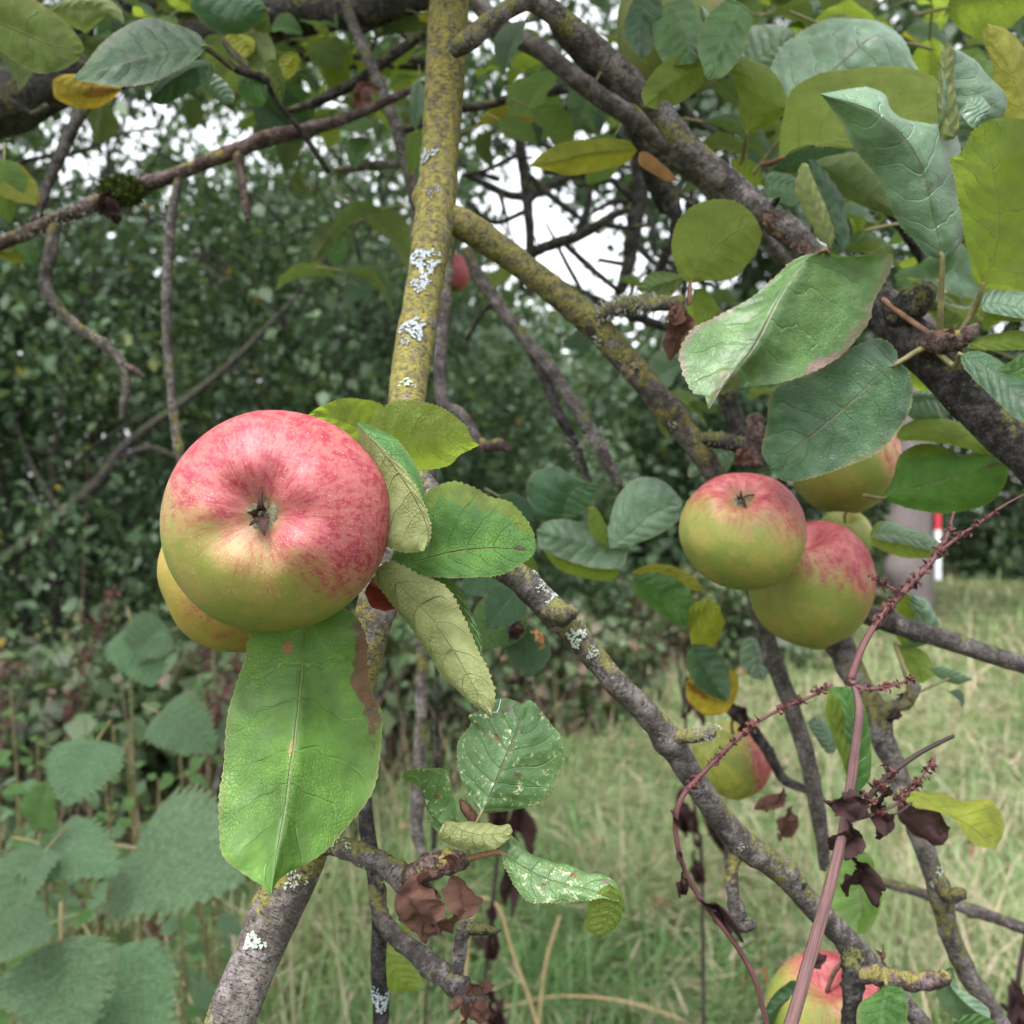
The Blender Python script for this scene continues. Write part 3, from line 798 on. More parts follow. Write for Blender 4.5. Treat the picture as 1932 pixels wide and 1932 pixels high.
def ground_z(x, y):
    x = np.asarray(x, float); y = np.asarray(y, float)
    q = np.stack([x * 0.35, y * 0.35, 0 * x], 1)
    return 0.07 * vnoise(q) * np.clip(y / 4, 0, 1) + 0.0022 * np.clip(y - 9, 0, 60) ** 1.3
xs = np.concatenate([np.linspace(-150, -16, 24), np.linspace(-15, 15, 90), np.linspace(16, 150, 24)])
ys = np.concatenate([np.linspace(-30, 0.5, 14), np.linspace(1, 30, 100), np.linspace(31, 220, 30)])
gx, gy = np.meshgrid(xs, ys, indexing='ij')
gv = np.stack([gx.ravel(), gy.ravel(), ground_z(gx.ravel(), gy.ravel())], 1)
g = G('meadow soil')
oc = g.n('TexCoord', 3)
gc = g.ramp(g.noise(oc, 1.1, 5, 0.65), [(0.3, (0.032, 0.052, 0.018)), (0.5, (0.060, 0.076, 0.030)), (0.7, (0.120, 0.100, 0.055))])
gc = g.mix(g.math('MULTIPLY', g.step(g.noise(oc, 14, 4, 0.7), 0.5, 0.65), 0.6), gc, (0.05, 0.042, 0.025))
gm = g.done(g.bsdf(gc, 0.95, 0.1, g.bump(g.noise(oc, 25, 4), 0.8, 0.05)))
tag(obj('ground', gv, grid_faces(len(xs), len(ys)), gm, origin=(0, 0, 0)), kind='structure')

def blades(name, n, d0, d1, Lm, wm, lean, tone, px0=-500, px1=2450, keep=None, flat=0.0, seed=3, mat='grass'):
    r = np.random.default_rng(seed)
    u = r.random(n)
    y = 1 / (1 / d0 + u * (1 / d1 - 1 / d0))             # density falls with distance
    x = (r.uniform(px0, px1, n) - 966) * S(1) * y
    cl = vnoise(np.stack([x * 1.6, y * 1.6, 0 * x + 3], 1)) + 0.6 * vnoise(np.stack([x * 5, y * 5, 0 * x + 8], 1))
    if keep is not None:
        k = keep(x, y, cl, r); x, y, cl = x[k], y[k], cl[k]; n = len(x)
    b = np.stack([x, y, ground_z(x, y) - 0.01 + (np.abs(r.normal(0, .05, n)) if flat else 0)], 1)
    a = r.uniform(0, 2 * np.pi, n)
    dr = np.stack([np.cos(a), np.sin(a), 0 * a], 1); sd_ = np.stack([-np.sin(a), np.cos(a), 0 * a], 1)
    L = Lm * r.lognormal(0, 0.35, n) * np.clip(1 + 0.62 * cl, .35, 2.2); ln = np.abs(r.normal(lean, lean * .5 + .05, n)) + flat
    wd = wm * r.uniform(.6, 1.3, n) * np.maximum(1, y / 5.5)
    V = np.zeros((n, 7, 3)); tv = r.uniform(.6, 1.5, n)
    for i, t in enumerate((0, .38, .72, 1.0)):
        ba = .95 if flat else .35
        hor = L * np.sin(np.minimum(ln * (ba + t * tv), 2.2)) * t
        ver = L * np.cos(np.minimum(ln * (ba + t * tv), 2.2)) * t
        c = b + dr * hor[:, None] + np.stack([0 * a, 0 * a, ver], 1)
        c[:, 2] = np.maximum(c[:, 2], b[:, 2] + .01 * t)
        ww = wd * (1 - t ** 2 * .6) * .5
        if i < 3:
            V[:, 2 * i] = c - sd_ * ww[:, None]; V[:, 2 * i + 1] = c + sd_ * ww[:, None]
        else: V[:, 6] = c
    o = (np.arange(n) * 7)[:, None]
    F = np.concatenate([o + np.array([0, 1, 3, 2]), o + np.array([2, 3, 5, 4]), o + np.array([4, 5, 6, 6])], 0)
    F4 = F[:2 * n]; F3 = F[2 * n:, :3]
    me = bpy.data.meshes.new(name)
    VV = V.reshape(-1, 3).astype(np.float32)
    me.vertices.add(len(VV)); me.vertices.foreach_set('co', VV.ravel())
    me.loops.add(F4.size + F3.size); me.loops.foreach_set('vertex_index', np.concatenate([F4.ravel(), F3.ravel()]).astype(np.int32))
    me.polygons.add(len(F4) + len(F3))
    me.polygons.foreach_set('loop_start', np.concatenate([np.arange(0, F4.size, 4), F4.size + np.arange(0, F3.size, 3)]).astype(np.int32))
    me.update(calc_edges=True)
    at = me.attributes.new('tone', 'FLOAT', 'POINT')
    tn = np.clip(tone(r, n, cl), 0, 1)
    at.data.foreach_set('value', np.repeat(tn, 7).astype(np.float32))
    me.materials.append(M[mat])
    me.polygons.foreach_set('use_smooth', np.ones(len(me.polygons), bool))
    return link(name, me)
def notwood(x, y, cl, r):
    # the sward stops where the hedge and wood begin on the left
    edge = np.maximum(6.0 + 2.0 * x, 3.5) + 0.4 * cl
    return y < np.minimum(edge, 26)
tag(blades('grass', 95000, 1.7, 27, 0.22, 0.0060, 1.15, lambda r, n, c: r.beta(2, 2.0, n) * .54 + .02 + .30 * c, keep=notwood), 'rough green meadow grass under the apple tree', 'grass', kind='stuff')
tag(blades('dry_grass', 60000, 1.7, 27, 0.28, 0.0044, 1.2, lambda r, n, c: r.uniform(.64, 1.0, n), keep=lambda x, y, c, r: notwood(x, y, c, r) & (r.random(len(x)) < .26 + .34 * np.clip(x + .2, -.5, 1.6) + .65 * c), flat=.35, seed=5), 'bleached dry grass lying among the green sward', 'grass', kind='stuff')
tag(blades('grass_stalks', 160, 2.4, 16, 0.48, 0.0028, 0.25, lambda r, n, c: r.uniform(.78, 1.0, n), keep=notwood, seed=8), 'thin straw coloured flowering grass stalks standing in the meadow', 'grass', kind='stuff')

M['stem_dry'] = far_leaf('dry brown stems', [(0.0, (0.07, 0.035, 0.035)), (0.5, (0.15, 0.085, 0.075)), (1.0, (0.33, 0.24, 0.17))], (.2, .1, .08), .1)
edge_ = lambda x, y, c, r: (y > np.maximum(6.0 + 2.0 * x, 3.4) - .9 + .3 * c) & (y < np.maximum(6.0 + 2.0 * x, 3.4) + .9)
tag(blades('dead_stems', 5200, 2.6, 16, 0.55, 0.0042, 0.34, lambda r, n, c: r.uniform(0, 1, n), px0=-300, px1=1700, keep=edge_, seed=15, mat='stem_dry'), 'mass of dry brown stems along the foot of the wood', 'dead stems', kind='stuff')

# ---- woody plants -------------------------------------------------------
def foliage(name, C, sz, tone, mat, parent, seed):
    r = np.random.default_rng(seed); n = len(C)
    a = r.uniform(0, 2 * np.pi, n); el = r.normal(-.6, .5, n)
    y = np.stack([np.cos(a) * np.cos(el), np.sin(a) * np.cos(el), np.sin(el)], 1)
    up = np.stack([r.normal(0, .45, n), r.normal(-.1, .45, n), np.ones(n)], 1)
    x = np.cross(y, up); x /= np.linalg.norm(x, axis=1)[:, None]; z = np.cross(x, y)
    L = sz * np.clip(r.lognormal(0, .38, n), .4, 2.2)[:, None]; w_ = L * r.uniform(.28, .40, n)[:, None]
    V = np.stack([C, C + y * L * .45 + x * w_ + z * L * .08, C + y * L - z * L * .12, C + y * L * .45 - x * w_ + z * L * .08], 1).reshape(-1, 3)
    F = np.arange(n * 4).reshape(-1, 4)
    return obj(name, V, F, mat, parent, attr={'tone': np.repeat(tone, 4)})

def wild_tree(name, label, cat, group, cx, d, z0, z1, rx, ry, n, leaf_, mat='hazel', stems=4, stem_r=.03, seed=1, gaps=None, thin=0.0, shape='bush', hollow=.25, sparse_top=None):
    """A tree or tall shrub: bent tapering stems with limbs, and a crown of single leaf faces in clumps with gaps."""
    r = np.random.default_rng(seed)
    x0 = (cx - 966) * S(d)
    gz = float(ground_z([x0], [d])[0])
    root = empty(name, (x0, d, gz)); tag(root, label, cat, group)
    base = np.array([x0, d, gz])
    tips = []; trunks = []
    for k in range(stems):
        a = r.uniform(0, 6.28); sp_ = r.uniform(.25, .8) if stems > 1 else .12
        top = base + np.array([math.cos(a) * rx * sp_, math.sin(a) * ry * sp_, (z1 - gz) * r.uniform(.7, .92)])
        b = base + np.array([math.cos(a), math.sin(a), 0]) * stem_r * (2.5 if stems > 1 else 0)
        m1 = b + (top - b) * .4 + r.normal(0, .10, 3) * rx * np.array([1, 1, .3])
        C = spl(np.array([b - [0, 0, .05], m1, b + (top - b) * .72 + r.normal(0, .1, 3) * rx, top]), 28)
        rr = np.linspace(stem_r, stem_r * .22, 28)
        V, F, UV = tube_geo(C, rr, 10, .12, seed + k)
        t_ = obj('trunk' if stems == 1 else 'stem', V, F, M['bark_dark'] if mat != 'far' else M['bark_far'], root, origin=b, uv=UV)
        for q in range(5):
            i = int(r.uniform(7, 25)); a2 = r.uniform(0, 6.28)
            e = C[i] + np.array([math.cos(a2) * rx * .75, math.sin(a2) * ry * .75, r.uniform(.05, .5) * (z1 - gz) * .4])
            C2 = spl(np.array([C[i], C[i] + (e - C[i]) * .5 + r.normal(0, .06, 3) * rx, e]), 14)
            V, F, UV = tube_geo(C2, np.linspace(rr[i] * .6, rr[i] * .12, 14), 7, .1, seed + q)
            obj('limb', V, F, M['bark_dark'], t_, origin=C2[0], uv=UV)
    # crown
    m = int(n * 4.5)
    p = r.uniform(-1, 1, (m, 3))
    rad = np.linalg.norm(p, axis=1)
    zc = (z0 + z1) / 2; hz = (z1 - z0) / 2
    P = np.stack([x0 + p[:, 0] * rx, d + p[:, 1] * ry, zc + p[:, 2] * hz], 1)
    lump = fbm(P / (rx * .38) + seed * 3, 3)
    if shape == 'bush': inside = (np.sqrt(p[:, 0] ** 2 + p[:, 1] ** 2) + .18 * lump < .98) & (p[:, 2] + .3 * lump + .35 * (p[:, 0] ** 2 + p[:, 1] ** 2) < .98)
    else: inside = rad + .32 * lump < .95
    dens = np.clip(.62 + .85 * fbm(P / (rx * .16) + seed, 2), 0.05, 1) * np.clip(rad / max(hollow, .01), .25, 1)
    if thin: dens *= 1 - thin
    if sparse_top: dens *= np.clip(1 - (P[:, 2] - sparse_top[0]) / (sparse_top[1] - sparse_top[0]), .04, 1)
    if gaps is not None:
        for (gx_, gz_, ga, gb, gf) in gaps:
            dens *= 1 - gf * np.exp(-(((P[:, 0] - gx_) / ga) ** 2 + ((P[:, 2] - gz_) / gb) ** 2) ** 2)
    ok = inside & (r.random(m) < dens)
    P = P[ok][:n]
    tone = np.clip(.42 + .42 * fbm(P / (rx * .3) + 9, 2) + r.normal(0, .16, len(P)), 0, .93)
    tone[r.random(len(P)) < .006] = 1.0
    foliage('crown' if shape != 'bush' else 'foliage', P, leaf_, tone, M[mat], root, seed)
    return root
def px(x, d): return (x - 966) * S(d)
def pz(y, d): return EYE - (y - 966) * S(d)
G1 = [(px(400, 6.3), pz(235, 6.3), 1.05, .33, .90), (px(60, 6.3), pz(300, 6.3), .45, .28, .9), (px(260, 6.3), pz(420, 6.3), .5, .3, .7), (px(420, 6.3), pz(640, 6.3), .5, .4, .4), (px(560, 6.3), pz(60, 6.3), .5, .3, .7),
      (px(270, 6.3), pz(860, 6.3), .25, .25, .75), (px(40, 6.3), pz(1000, 6.3), .35, .35, .8), (px(160, 6.3), pz(900, 6.3), .3, .3, .6), (px(250, 6.3), pz(1120, 6.3), .4, .3, .6)]
HZ = 'hazel shrubs along the wood edge'
wild_tree('hazel_shrub', 'tall leafy shrub filling the gap to the left of the large apple', 'shrub', HZ, 120, 6.0, .15, 4.9, 1.5, 1.0, 26000, .054, seed=3, gaps=G1, stems=5)
wild_tree('hazel_shrub', 'tall leafy shrub directly behind the large red apple', 'shrub', HZ, 520, 6.6, .1, 4.6, 1.4, 1.0, 25000, .054, seed=4, gaps=G1, stems=5)
wild_tree('hazel_shrub', 'tall leafy shrub behind the yellow mossy branch', 'shrub', HZ, 840, 8.0, .1, 3.9, 1.5, 1.0, 18000, .062, seed=5, stems=4, gaps=[(px(1060, 8), pz(410, 8), 1.4, .85, 1.0)])
wild_tree('hazel_shrub', 'tall leafy shrub cut by the frame beyond the nettles', 'shrub', HZ, -330, 5.6, .1, 4.8, 1.2, .9, 9000, .07, seed=6, stems=4)
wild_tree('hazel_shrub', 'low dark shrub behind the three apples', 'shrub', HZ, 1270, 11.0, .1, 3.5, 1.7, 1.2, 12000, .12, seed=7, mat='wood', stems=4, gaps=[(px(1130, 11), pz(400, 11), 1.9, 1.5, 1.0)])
WT = 'trees of the wood behind'
G2 = [(px(1080, 16), pz(410, 16), 2.3, 1.6, 1.0), (px(1230, 16), pz(520, 16), 1.4, 1.0, 1.0), (px(360, 16), pz(250, 16), 3.6, .9, 1.0), (px(300, 16), pz(430, 16), 1.5, .7, .6), (px(80, 16), pz(290, 16), 1.5, .5, .7)]
for i, (cx, d, z0, z1, rx, n, lab) in enumerate([
        (-150, 15, .2, 11, 3.4, 9000, 'woodland tree glimpsed over the nettle patch'), (330, 16, .2, 8.2, 3.4, 9000, 'woodland tree under the bright hole of sky at left'),
        (700, 17, .2, 11.5, 3.2, 9000, 'woodland tree behind the mossy branch'), (1000, 18, .2, 6.6, 2.8, 6000, 'low woodland tree below the bright sky gap in the middle'),
        (1330, 20, .5, 13, 3.6, 10000, 'woodland tree behind the group of three apples'), (1950, 22, .05, 14, 4.2, 16000, 'dark woodland tree beyond the meadow at the far right'),
        (2350, 18, .4, 12, 3.6, 6000, 'woodland tree at the far end of the meadow')]):
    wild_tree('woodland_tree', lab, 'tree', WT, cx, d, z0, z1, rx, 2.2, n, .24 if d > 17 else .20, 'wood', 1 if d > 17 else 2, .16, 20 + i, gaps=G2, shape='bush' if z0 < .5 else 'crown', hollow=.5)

fw = np.random.default_rng(31); n = 16000
FX = fw.uniform(-34, 40, n); FY = fw.uniform(27, 35, n); FZ = fw.uniform(0, 1, n) ** 1.3 * (11 + 3 * vnoise(np.stack([FX * .2, FX * 0, FX * 0 + 2], 1))) + .2
gp = np.ones(n)
for (qx, qy, a, b, f) in [(1070, 410, 250, 160, 1), (1230, 520, 160, 110, 1), (370, 245, 320, 70, .9), (80, 290, 200, 70, .9), (600, 290, 160, 70, .8), (300, 430, 200, 90, .6), (170, 1010, 300, 170, .8)]:
    gp *= 1 - f * np.exp(-(((FX - px(qx, 31)) / (a * S(31))) ** 2 + ((FZ - pz(qy, 31)) / (b * S(31))) ** 2) ** 2)
k = fw.random(n) < gp * np.clip(.55 + .6 * fbm(np.stack([FX * .5, FY * .5, FZ * .5], 1), 2), 0, 1)
FP = np.stack([FX, FY, FZ], 1)[k]
far = empty('far_wood', (0, 30, 0)); tag(far, 'dark far off wood closing the view beyond the meadow', 'wood', kind='stuff')
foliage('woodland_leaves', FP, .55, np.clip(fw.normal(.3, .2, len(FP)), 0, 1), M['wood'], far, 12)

# the pale trunk beyond the meadow: bare below, crown above
tr = empty('tree', (px(1722, 13), 13, 0)); tag(tr, 'bare grey tree trunk standing in the meadow behind the right apples', 'tree')
Q = spl(np.array([[px(1722, 13), 13, -.1, .27], [px(1720, 13), 13, 1.2, .245], [px(1742, 13), 13.1, 2.6, .225], [px(1800, 13), 13.2, 4.6, .19], [px(1850, 13), 13.3, 7.5, .1]]), 90)
V, F, UV = tube_geo(Q[:, :3], Q[:, 3], 28, .11, 5, 0, 14)
tk = obj('trunk', V, F, M['bark_far'], tr, uv=UV)
for k, (zi, ex, ey, ez) in enumerate([(52, -1.8, -.6, 6.5), (60, 2.0, .4, 6.9), (44, 1.7, -.8, 5.2), (70, -.9, .9, 8.2)]):
    e = np.array([Q[0, 0] + ex, 13 + ey, ez])
    C2 = spl(np.array([Q[zi, :3], (Q[zi, :3] + e) / 2 + [0, 0, .2], e]), 20)
    V, F, UV = tube_geo(C2, np.linspace(.09, .02, 20), 9, .1, k); obj('limb', V, F, M['bark_far'], tk, uv=UV)
r = np.random.default_rng(77); p = r.normal(0, 1, (9000, 3)); p /= np.linalg.norm(p, axis=1)[:, None]; p *= r.uniform(.3, 1, (9000, 1))
P = np.array([Q[0, 0] + .3, 13.2, 6.8]) + p * [3.0, 2.2, 2.6]; P = P[fbm(P * 1.1, 2) > -.22]
foliage('crown', P, .13, np.clip(r.normal(.5, .2, len(P)), 0, 1), M['wood'], tr, 9)

# waymark post beside the trunk
def box(lo, hi):
    (a, b, c), (d_, e, f) = lo, hi
    return np.array([[a, b, c], [d_, b, c], [d_, e, c], [a, e, c], [a, b, f], [d_, b, f], [d_, e, f], [a, e, f]]), [(0, 3, 2, 1), (4, 5, 6, 7), (0, 1, 5, 4), (1, 2, 6, 5), (2, 3, 7, 6), (3, 0, 4, 7)]
def prism(cx, cy, z0, z1, hw, ch):
    o = [(-hw, -hw + ch), (-hw + ch, -hw), (hw - ch, -hw), (hw, -hw + ch), (hw, hw - ch), (hw - ch, hw), (-hw + ch, hw), (-hw, hw - ch)]
    V = [(cx + a, cy + b, z0) for a, b in o] + [(cx + a, cy + b, z1) for a, b in o]
    return np.array(V), [tuple(reversed(range(8))), tuple(range(8, 16))] + [(i, (i + 1) % 8, 8 + (i + 1) % 8, 8 + i) for i in range(8)]
mw = plain('white post paint', (0.55, 0.57, 0.60), .6, .3, .08, 20, .1); mr = plain('red post paint', (0.36, 0.03, 0.04), .6, .3, .15, 20, .1)
md = 13.0
mx = px(1768, md)
mp = empty('marker_board', (mx, md, pz(1093, md))); tag(mp, 'narrow white board with red top fixed to the side of the grey trunk', 'sign')
V, F = prism(mx, md, pz(1093, md), pz(1000, md), .042, .012); obj('board', V, F, mw, mp, smooth=False)
V, F = prism(mx, md, pz(999.5, md), pz(960, md), .043, .012); obj('red_top', V, F, mr, mp, smooth=False)

# ---- bramble and dead undergrowth at the wood edge
UG = 'bramble bushes at the wood edge'
for i, (cx, d, z1, rx, n, lab) in enumerate([(-40, 3.5, .98, .75, 4200, 'dull bramble bush behind the topmost nettles'), (330, 4.0, .92, .75, 5200, 'reddish bramble thicket behind the large hanging leaf'),
        (660, 5.5, .88, .9, 5000, 'bramble bush below the large apple by the meadow edge'), (960, 6.9, .85, 1.0, 4600, 'bramble bush at the far edge of the grass in the middle'),
        (1240, 9.2, .9, 1.4, 4600, 'bramble bush beyond the meadow behind the low apple'), (1510, 15, 1.0, 1.3, 3200, 'bramble bush beyond the meadow left of the grey trunk')]):
    wild_tree('bramble_bush', lab, 'bush', UG, cx, d, .02, z1, rx, .55, n, .05 + .004 * d, 'bramble', 6, .008, 50 + i, hollow=.05)
r = np.random.default_rng(5)
def dead_stalk(label, cx, d, h, lean, mat='dock_red', seeds=True, group='dead stalks at the wood edge', seed=0):
    rr = np.random.default_rng(abs(seed + int(cx)))
    x0 = px(cx, d); gz = float(ground_z([x0], [d])[0])
    C = spl(np.array([[x0, d, gz - .02], [x0 + lean * .3, d + .02, gz + h * .4], [x0 + lean * .55, d, gz + h * .7], [x0 + lean, d - .02, gz + h]]), 40)
    V, F, UV = tube_geo(C, np.linspace(.006, .002, 40), 7, .1, cx)
    o = obj('dead_stalk', V, F, M[mat], origin=C[0], uv=UV); tag(o, label, 'dead stalk', group)
    if seeds:
        i0 = 22
        for b in range(5):
            i = i0 + b * 3; a = rr.uniform(0, 6.28); e = C[i] + np.array([math.cos(a) * .07, math.sin(a) * .07, .11]) * rr.uniform(.7, 1.4)
            C2 = spl(np.array([C[i], (C[i] + e) / 2 + [0, 0, -.01], e]), 8)
            V, F, UV = tube_geo(C2, np.linspace(.0025, .001, 8), 5, 0); obj('side_branch', V, F, M[mat], o, uv=UV)
        n = 260
        t = rr.integers(i0, 40, n); c = C[t] + rr.normal(0, .016, (n, 3))
        foliage('seed_leaves', c, .014, np.full(n, .5), M['seedhead'], o, seed + 3)
    return o
M['seedhead'] = dry_mat('dock seed heads', (0.075, 0.026, 0.024), .05)
DS = [('red dead dock stalk leaning right behind the uppermost nettle', 40, 3.2, 1.15, .30), ('dark red dock stalk rising behind the two nettles by the big leaf', 310, 3.1, .95, .22), ('dead dock stalk with dense seeds left of the hanging leaf', 385, 3.6, 1.0, .02),
      ('dead stalk at the picture edge behind the nettles', -20, 3.0, .95, .05), ('short dead dock stalk beside the hanging leaf', 255, 2.7, .45, .12), ('dead stalk under the second apple by the wood edge', 450, 4.4, .75, -.05)]
for i, (lab, cx, d, h, le) in enumerate(DS): dead_stalk(lab, cx, d, h, le, seed=i * 3)
for i, cx in enumerate((560, 610, 735, 770, 905, 985, 1090, 1180, 1255)):
    dead_stalk('thin leafless dead stalk in the row along the wood edge', cx, 5.2 + .25 * i, .75 + .1 * (i % 3), .06 * ((i * 7) % 5 - 2), seeds=False, group='thin dead stalks in a row', seed=i)

M['canopy'] = far_leaf('shading apple leaves', [(0.0, (0.026, 0.055, 0.022)), (0.5, (0.050, 0.100, 0.035)), (1.0, (0.10, 0.14, 0.04))], (0.14, 0.22, 0.02))
cr = np.random.default_rng(90); n = 9500  # leaf mass above the frame, added and thickened to shade the upper left
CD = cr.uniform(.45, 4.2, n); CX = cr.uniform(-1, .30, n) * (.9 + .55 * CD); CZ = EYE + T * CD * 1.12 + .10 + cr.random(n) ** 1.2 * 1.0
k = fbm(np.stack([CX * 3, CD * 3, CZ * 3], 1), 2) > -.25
o = empty('shading_crown', (-.5, 2, 2.6)); tag(o, 'unseen leafy crown of the apple tree added overhead to shade the left', 'crown', kind='stuff')
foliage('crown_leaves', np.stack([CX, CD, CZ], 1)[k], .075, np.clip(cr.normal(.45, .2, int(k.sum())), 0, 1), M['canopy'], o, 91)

# ---- nettles
def nettle(label, cx, cy_top, d, H, lean, pairs, seed, big=.105, kinds=('nettle', 'nettle_young')):
    """Stem with opposite pairs of toothed leaves, largest below, a small bright tuft at the tip."""
    rr = random.Random(seed)
    x1, z1 = px(cx, d), pz(cy_top, d)
    gz = float(ground_z([x1], [d])[0])
    z0 = z1 - H
    C = spl(np.array([[x1 - lean, d + .1, z0], [x1 - lean * .4, d + .04, z0 + H * .5], [x1, d, z1]]), 40)
    if z0 > gz: C = np.vstack([spl(np.array([[x1 - lean * 1.3, d + .15, gz - .02], [x1 - lean, d + .1, z0]]), 12)[:-1], C])
    m = len(C)
    V, F, UV = tube_geo(C, np.linspace(.0035, .0018, m), 8, .05, seed, ribs=4)
    root = obj('nettle', V, F, M['petiole'], origin=C[0], uv=UV); tag(root, label, 'nettle', 'nettles at the foot of the wood')
    for k in range(pairs):
        f = k / max(1, pairs - 1)
        i = m - 1 - int(f * 34 * 1.0); sz = .022 + (big - .022) * min(1, f * 1.35)
        a0 = seed + k * 1.57 + rr.uniform(-.3, .3)
        for e in (0, math.pi):
            a = a0 + e
            b = C[i] + np.array([math.cos(a), math.sin(a), .15]) * (.008 + .018 * f)
            dr = np.array([math.cos(a), math.sin(a) * .9, rr.uniform(-.75, -.1) if f > .3 else rr.uniform(-.1, .6)])
            kk = kinds[1] if f < .45 else kinds[0]
            o = place('leaf', stock(kk)[rr.randrange(4)], b, b + dr / np.linalg.norm(dr) * sz, (rr.gauss(0, .25), -.55, 1), rr.gauss(0, .2), root)
            pm = bpy.data.objects.new('petiole', petiole_mesh()); COL.objects.link(pm); pm.parent = o
    return root
def nleaf(root, bx, by, d, tx, ty, td, up, kind='nettle', wide=1.1, v=0):
    o = place('leaf', stock(kind)[v], W(bx, by, d), W(tx, ty, td), up, 0, root, wide)
    pm = bpy.data.objects.new('petiole', petiole_mesh()); COL.objects.link(pm); pm.parent = o
n1 = nettle('nettle with three large drooping leaves at the lower picture edge', 130, 1745, 1.15, .5, .03, 4, 1)
nleaf(n1, 115, 1770, 1.12, 125, 1985, 1.05, (0, -.9, .5), wide=1.25); nleaf(n1, 190, 1800, 1.18, 300, 1990, 1.12, (.25, -.8, .5), v=2, wide=1.1); nleaf(n1, 100, 1740, 1.1, -50, 1800, 1.05, (0, -.6, 1), v=1)
n2 = nettle('nettle with pale upright top leaves in front of the others at the edge', 75, 1575, 1.25, .55, -.02, 4, 2)
nleaf(n2, 90, 1600, 1.22, -10, 1730, 1.15, (-.3, -.8, .6), v=1, wide=1.15); nleaf(n2, 70, 1590, 1.25, 215, 1640, 1.2, (.1, -.5, 1), v=2); nleaf(n2, 70, 1560, 1.25, 85, 1480, 1.22, (0, -.9, .3), 'nettle_young', 1.0, 2)
n3 = nettle('nettle with a broad leaf pointing at the large hanging leaf', 255, 1560, 1.35, .5, .05, 3, 3, big=.08)
nleaf(n3, 250, 1600, 1.33, 435, 1640, 1.22, (.15, -.85, .6), v=0, wide=1.2)
n4 = nettle('nettle with one holed leaf hanging below the second apple', 215, 1370, 1.5, .5, .06, 3, 4, big=.07)
nleaf(n4, 185, 1395, 1.5, 120, 1515, 1.42, (-.1, -.9, .5), v=2, wide=1.35); nleaf(n4, 300, 1345, 1.5, 400, 1400, 1.45, (.1, -.8, .6), v=1, wide=1.1)
n5 = nettle('nettle with a tattered leaf just under the yellow apple', 245, 1225, 1.6, .45, .02, 2, 5, big=.07)
nleaf(n5, 320, 1190, 1.6, 220, 1230, 1.55, (0, -.9, .4), v=3, wide=1.3); nleaf(n5, 250, 1180, 1.6, 285, 1290, 1.55, (.1, -.9, .4), v=0, wide=1.1)
for i, (x_, y_, d_) in enumerate([(-30, 1620, 1.8), (110, 1660, 2.0), (200, 1480, 2.2), (20, 1300, 2.3), (110, 1560, 2.4), (300, 1470, 2.2), (180, 1640, 1.7), (260, 1800, 1.8), (380, 1560, 2.4), (60, 1800, 1.5), (-40, 1480, 2.0), (70, 1400, 2.6), (160, 1350, 2.7), (240, 1400, 2.5), (330, 1590, 1.9), (400, 1680, 2.2), (20, 1740, 1.6), (140, 1740, 1.9), (230, 1890, 1.6), (320, 1860, 1.9), (-20, 1850, 1.5), (90, 1500, 2.2), (360, 1420, 2.6)]):
    nettle('young nettle in the thick of the nettle patch at the foot of the wood', x_, y_, d_, .5, .03 - .01 * (i % 5), 7, 20 + i, big=.055 + .006 * (i % 4))
nettle('nettle with narrow leaves low at the bottom of the frame beside the sloping limb base', 340, 1790, 1.45, .4, .02, 4, 9, big=.06)
nettle('nettle rising between the pale topped and the broad leaved nettles', 160, 1560, 1.45, .5, .03, 5, 10, big=.075)
nettle('nettle close to the left picture edge among red stalks', -10, 1380, 1.7, .5, .02, 5, 11, big=.08)
nettle('nettle shoot behind the holed leaf near the hanging leaf', 385, 1300, 2.1, .5, .0, 4, 12, big=.07)
nettle('small nettle growing low beside the meadow grass', 265, 1700, 1.3, .4, .02, 4, 6, big=.06)
nettle('small nettle between the dead stalks and the picture edge', 30, 1440, 1.9, .5, .02, 4, 7, big=.07)
nettle('small nettle in the shade above the holed leaf', 330, 1330, 1.9, .5, -.03, 4, 8, big=.06)

# fallen apples and leaves in the grass
fr = lambda Wm: M['fallen']
M['fallen'] = plain('fallen apple skin', (0.42, 0.09, 0.05), .4, .4, .5, 22)
for lab, x, y in [('fallen red apple in the grass beside the lower mossy branch', 518, 1825), ('fallen red and green apple nearest the foot of the frame in the grass', 506, 1878), ('fallen pink apple in the grass right of the ringed spur', 1650, 1795)]:
    d = EYE / ((y - 966) * S(1)) * .97
    apple(lab, x, y, d, .034 / S(d), (.4, -.3, .8), M['fallen'], seed=int(x), calyx=True, group='fallen apples', center=(px(x, d), d, float(ground_z([px(x, d)], [d])[0]) + .045))
rr = random.Random(4)
root = empty('leaf_litter', (0, 3, 0)); tag(root, 'fallen orange and brown apple leaves strewn in the grass', 'fallen leaves', kind='stuff')
n = 110; r = np.random.default_rng(6); yy = 1 / (1 / 2.6 + r.random(n) * (1 / 16 - 1 / 2.6)); xx = (r.uniform(350, 2100, n) - 966) * S(1) * yy
foliage('fallen_leaves', np.stack([xx, yy, ground_z(xx, yy) + r.uniform(.03, .13, n)], 1), .055, r.uniform(0, 1, n), far_leaf('litter', [(0, (.20, .09, .045)), (.5, (.30, .16, .08)), (1, (.12, .07, .04))], (.4, .2, .05)), root, 3)
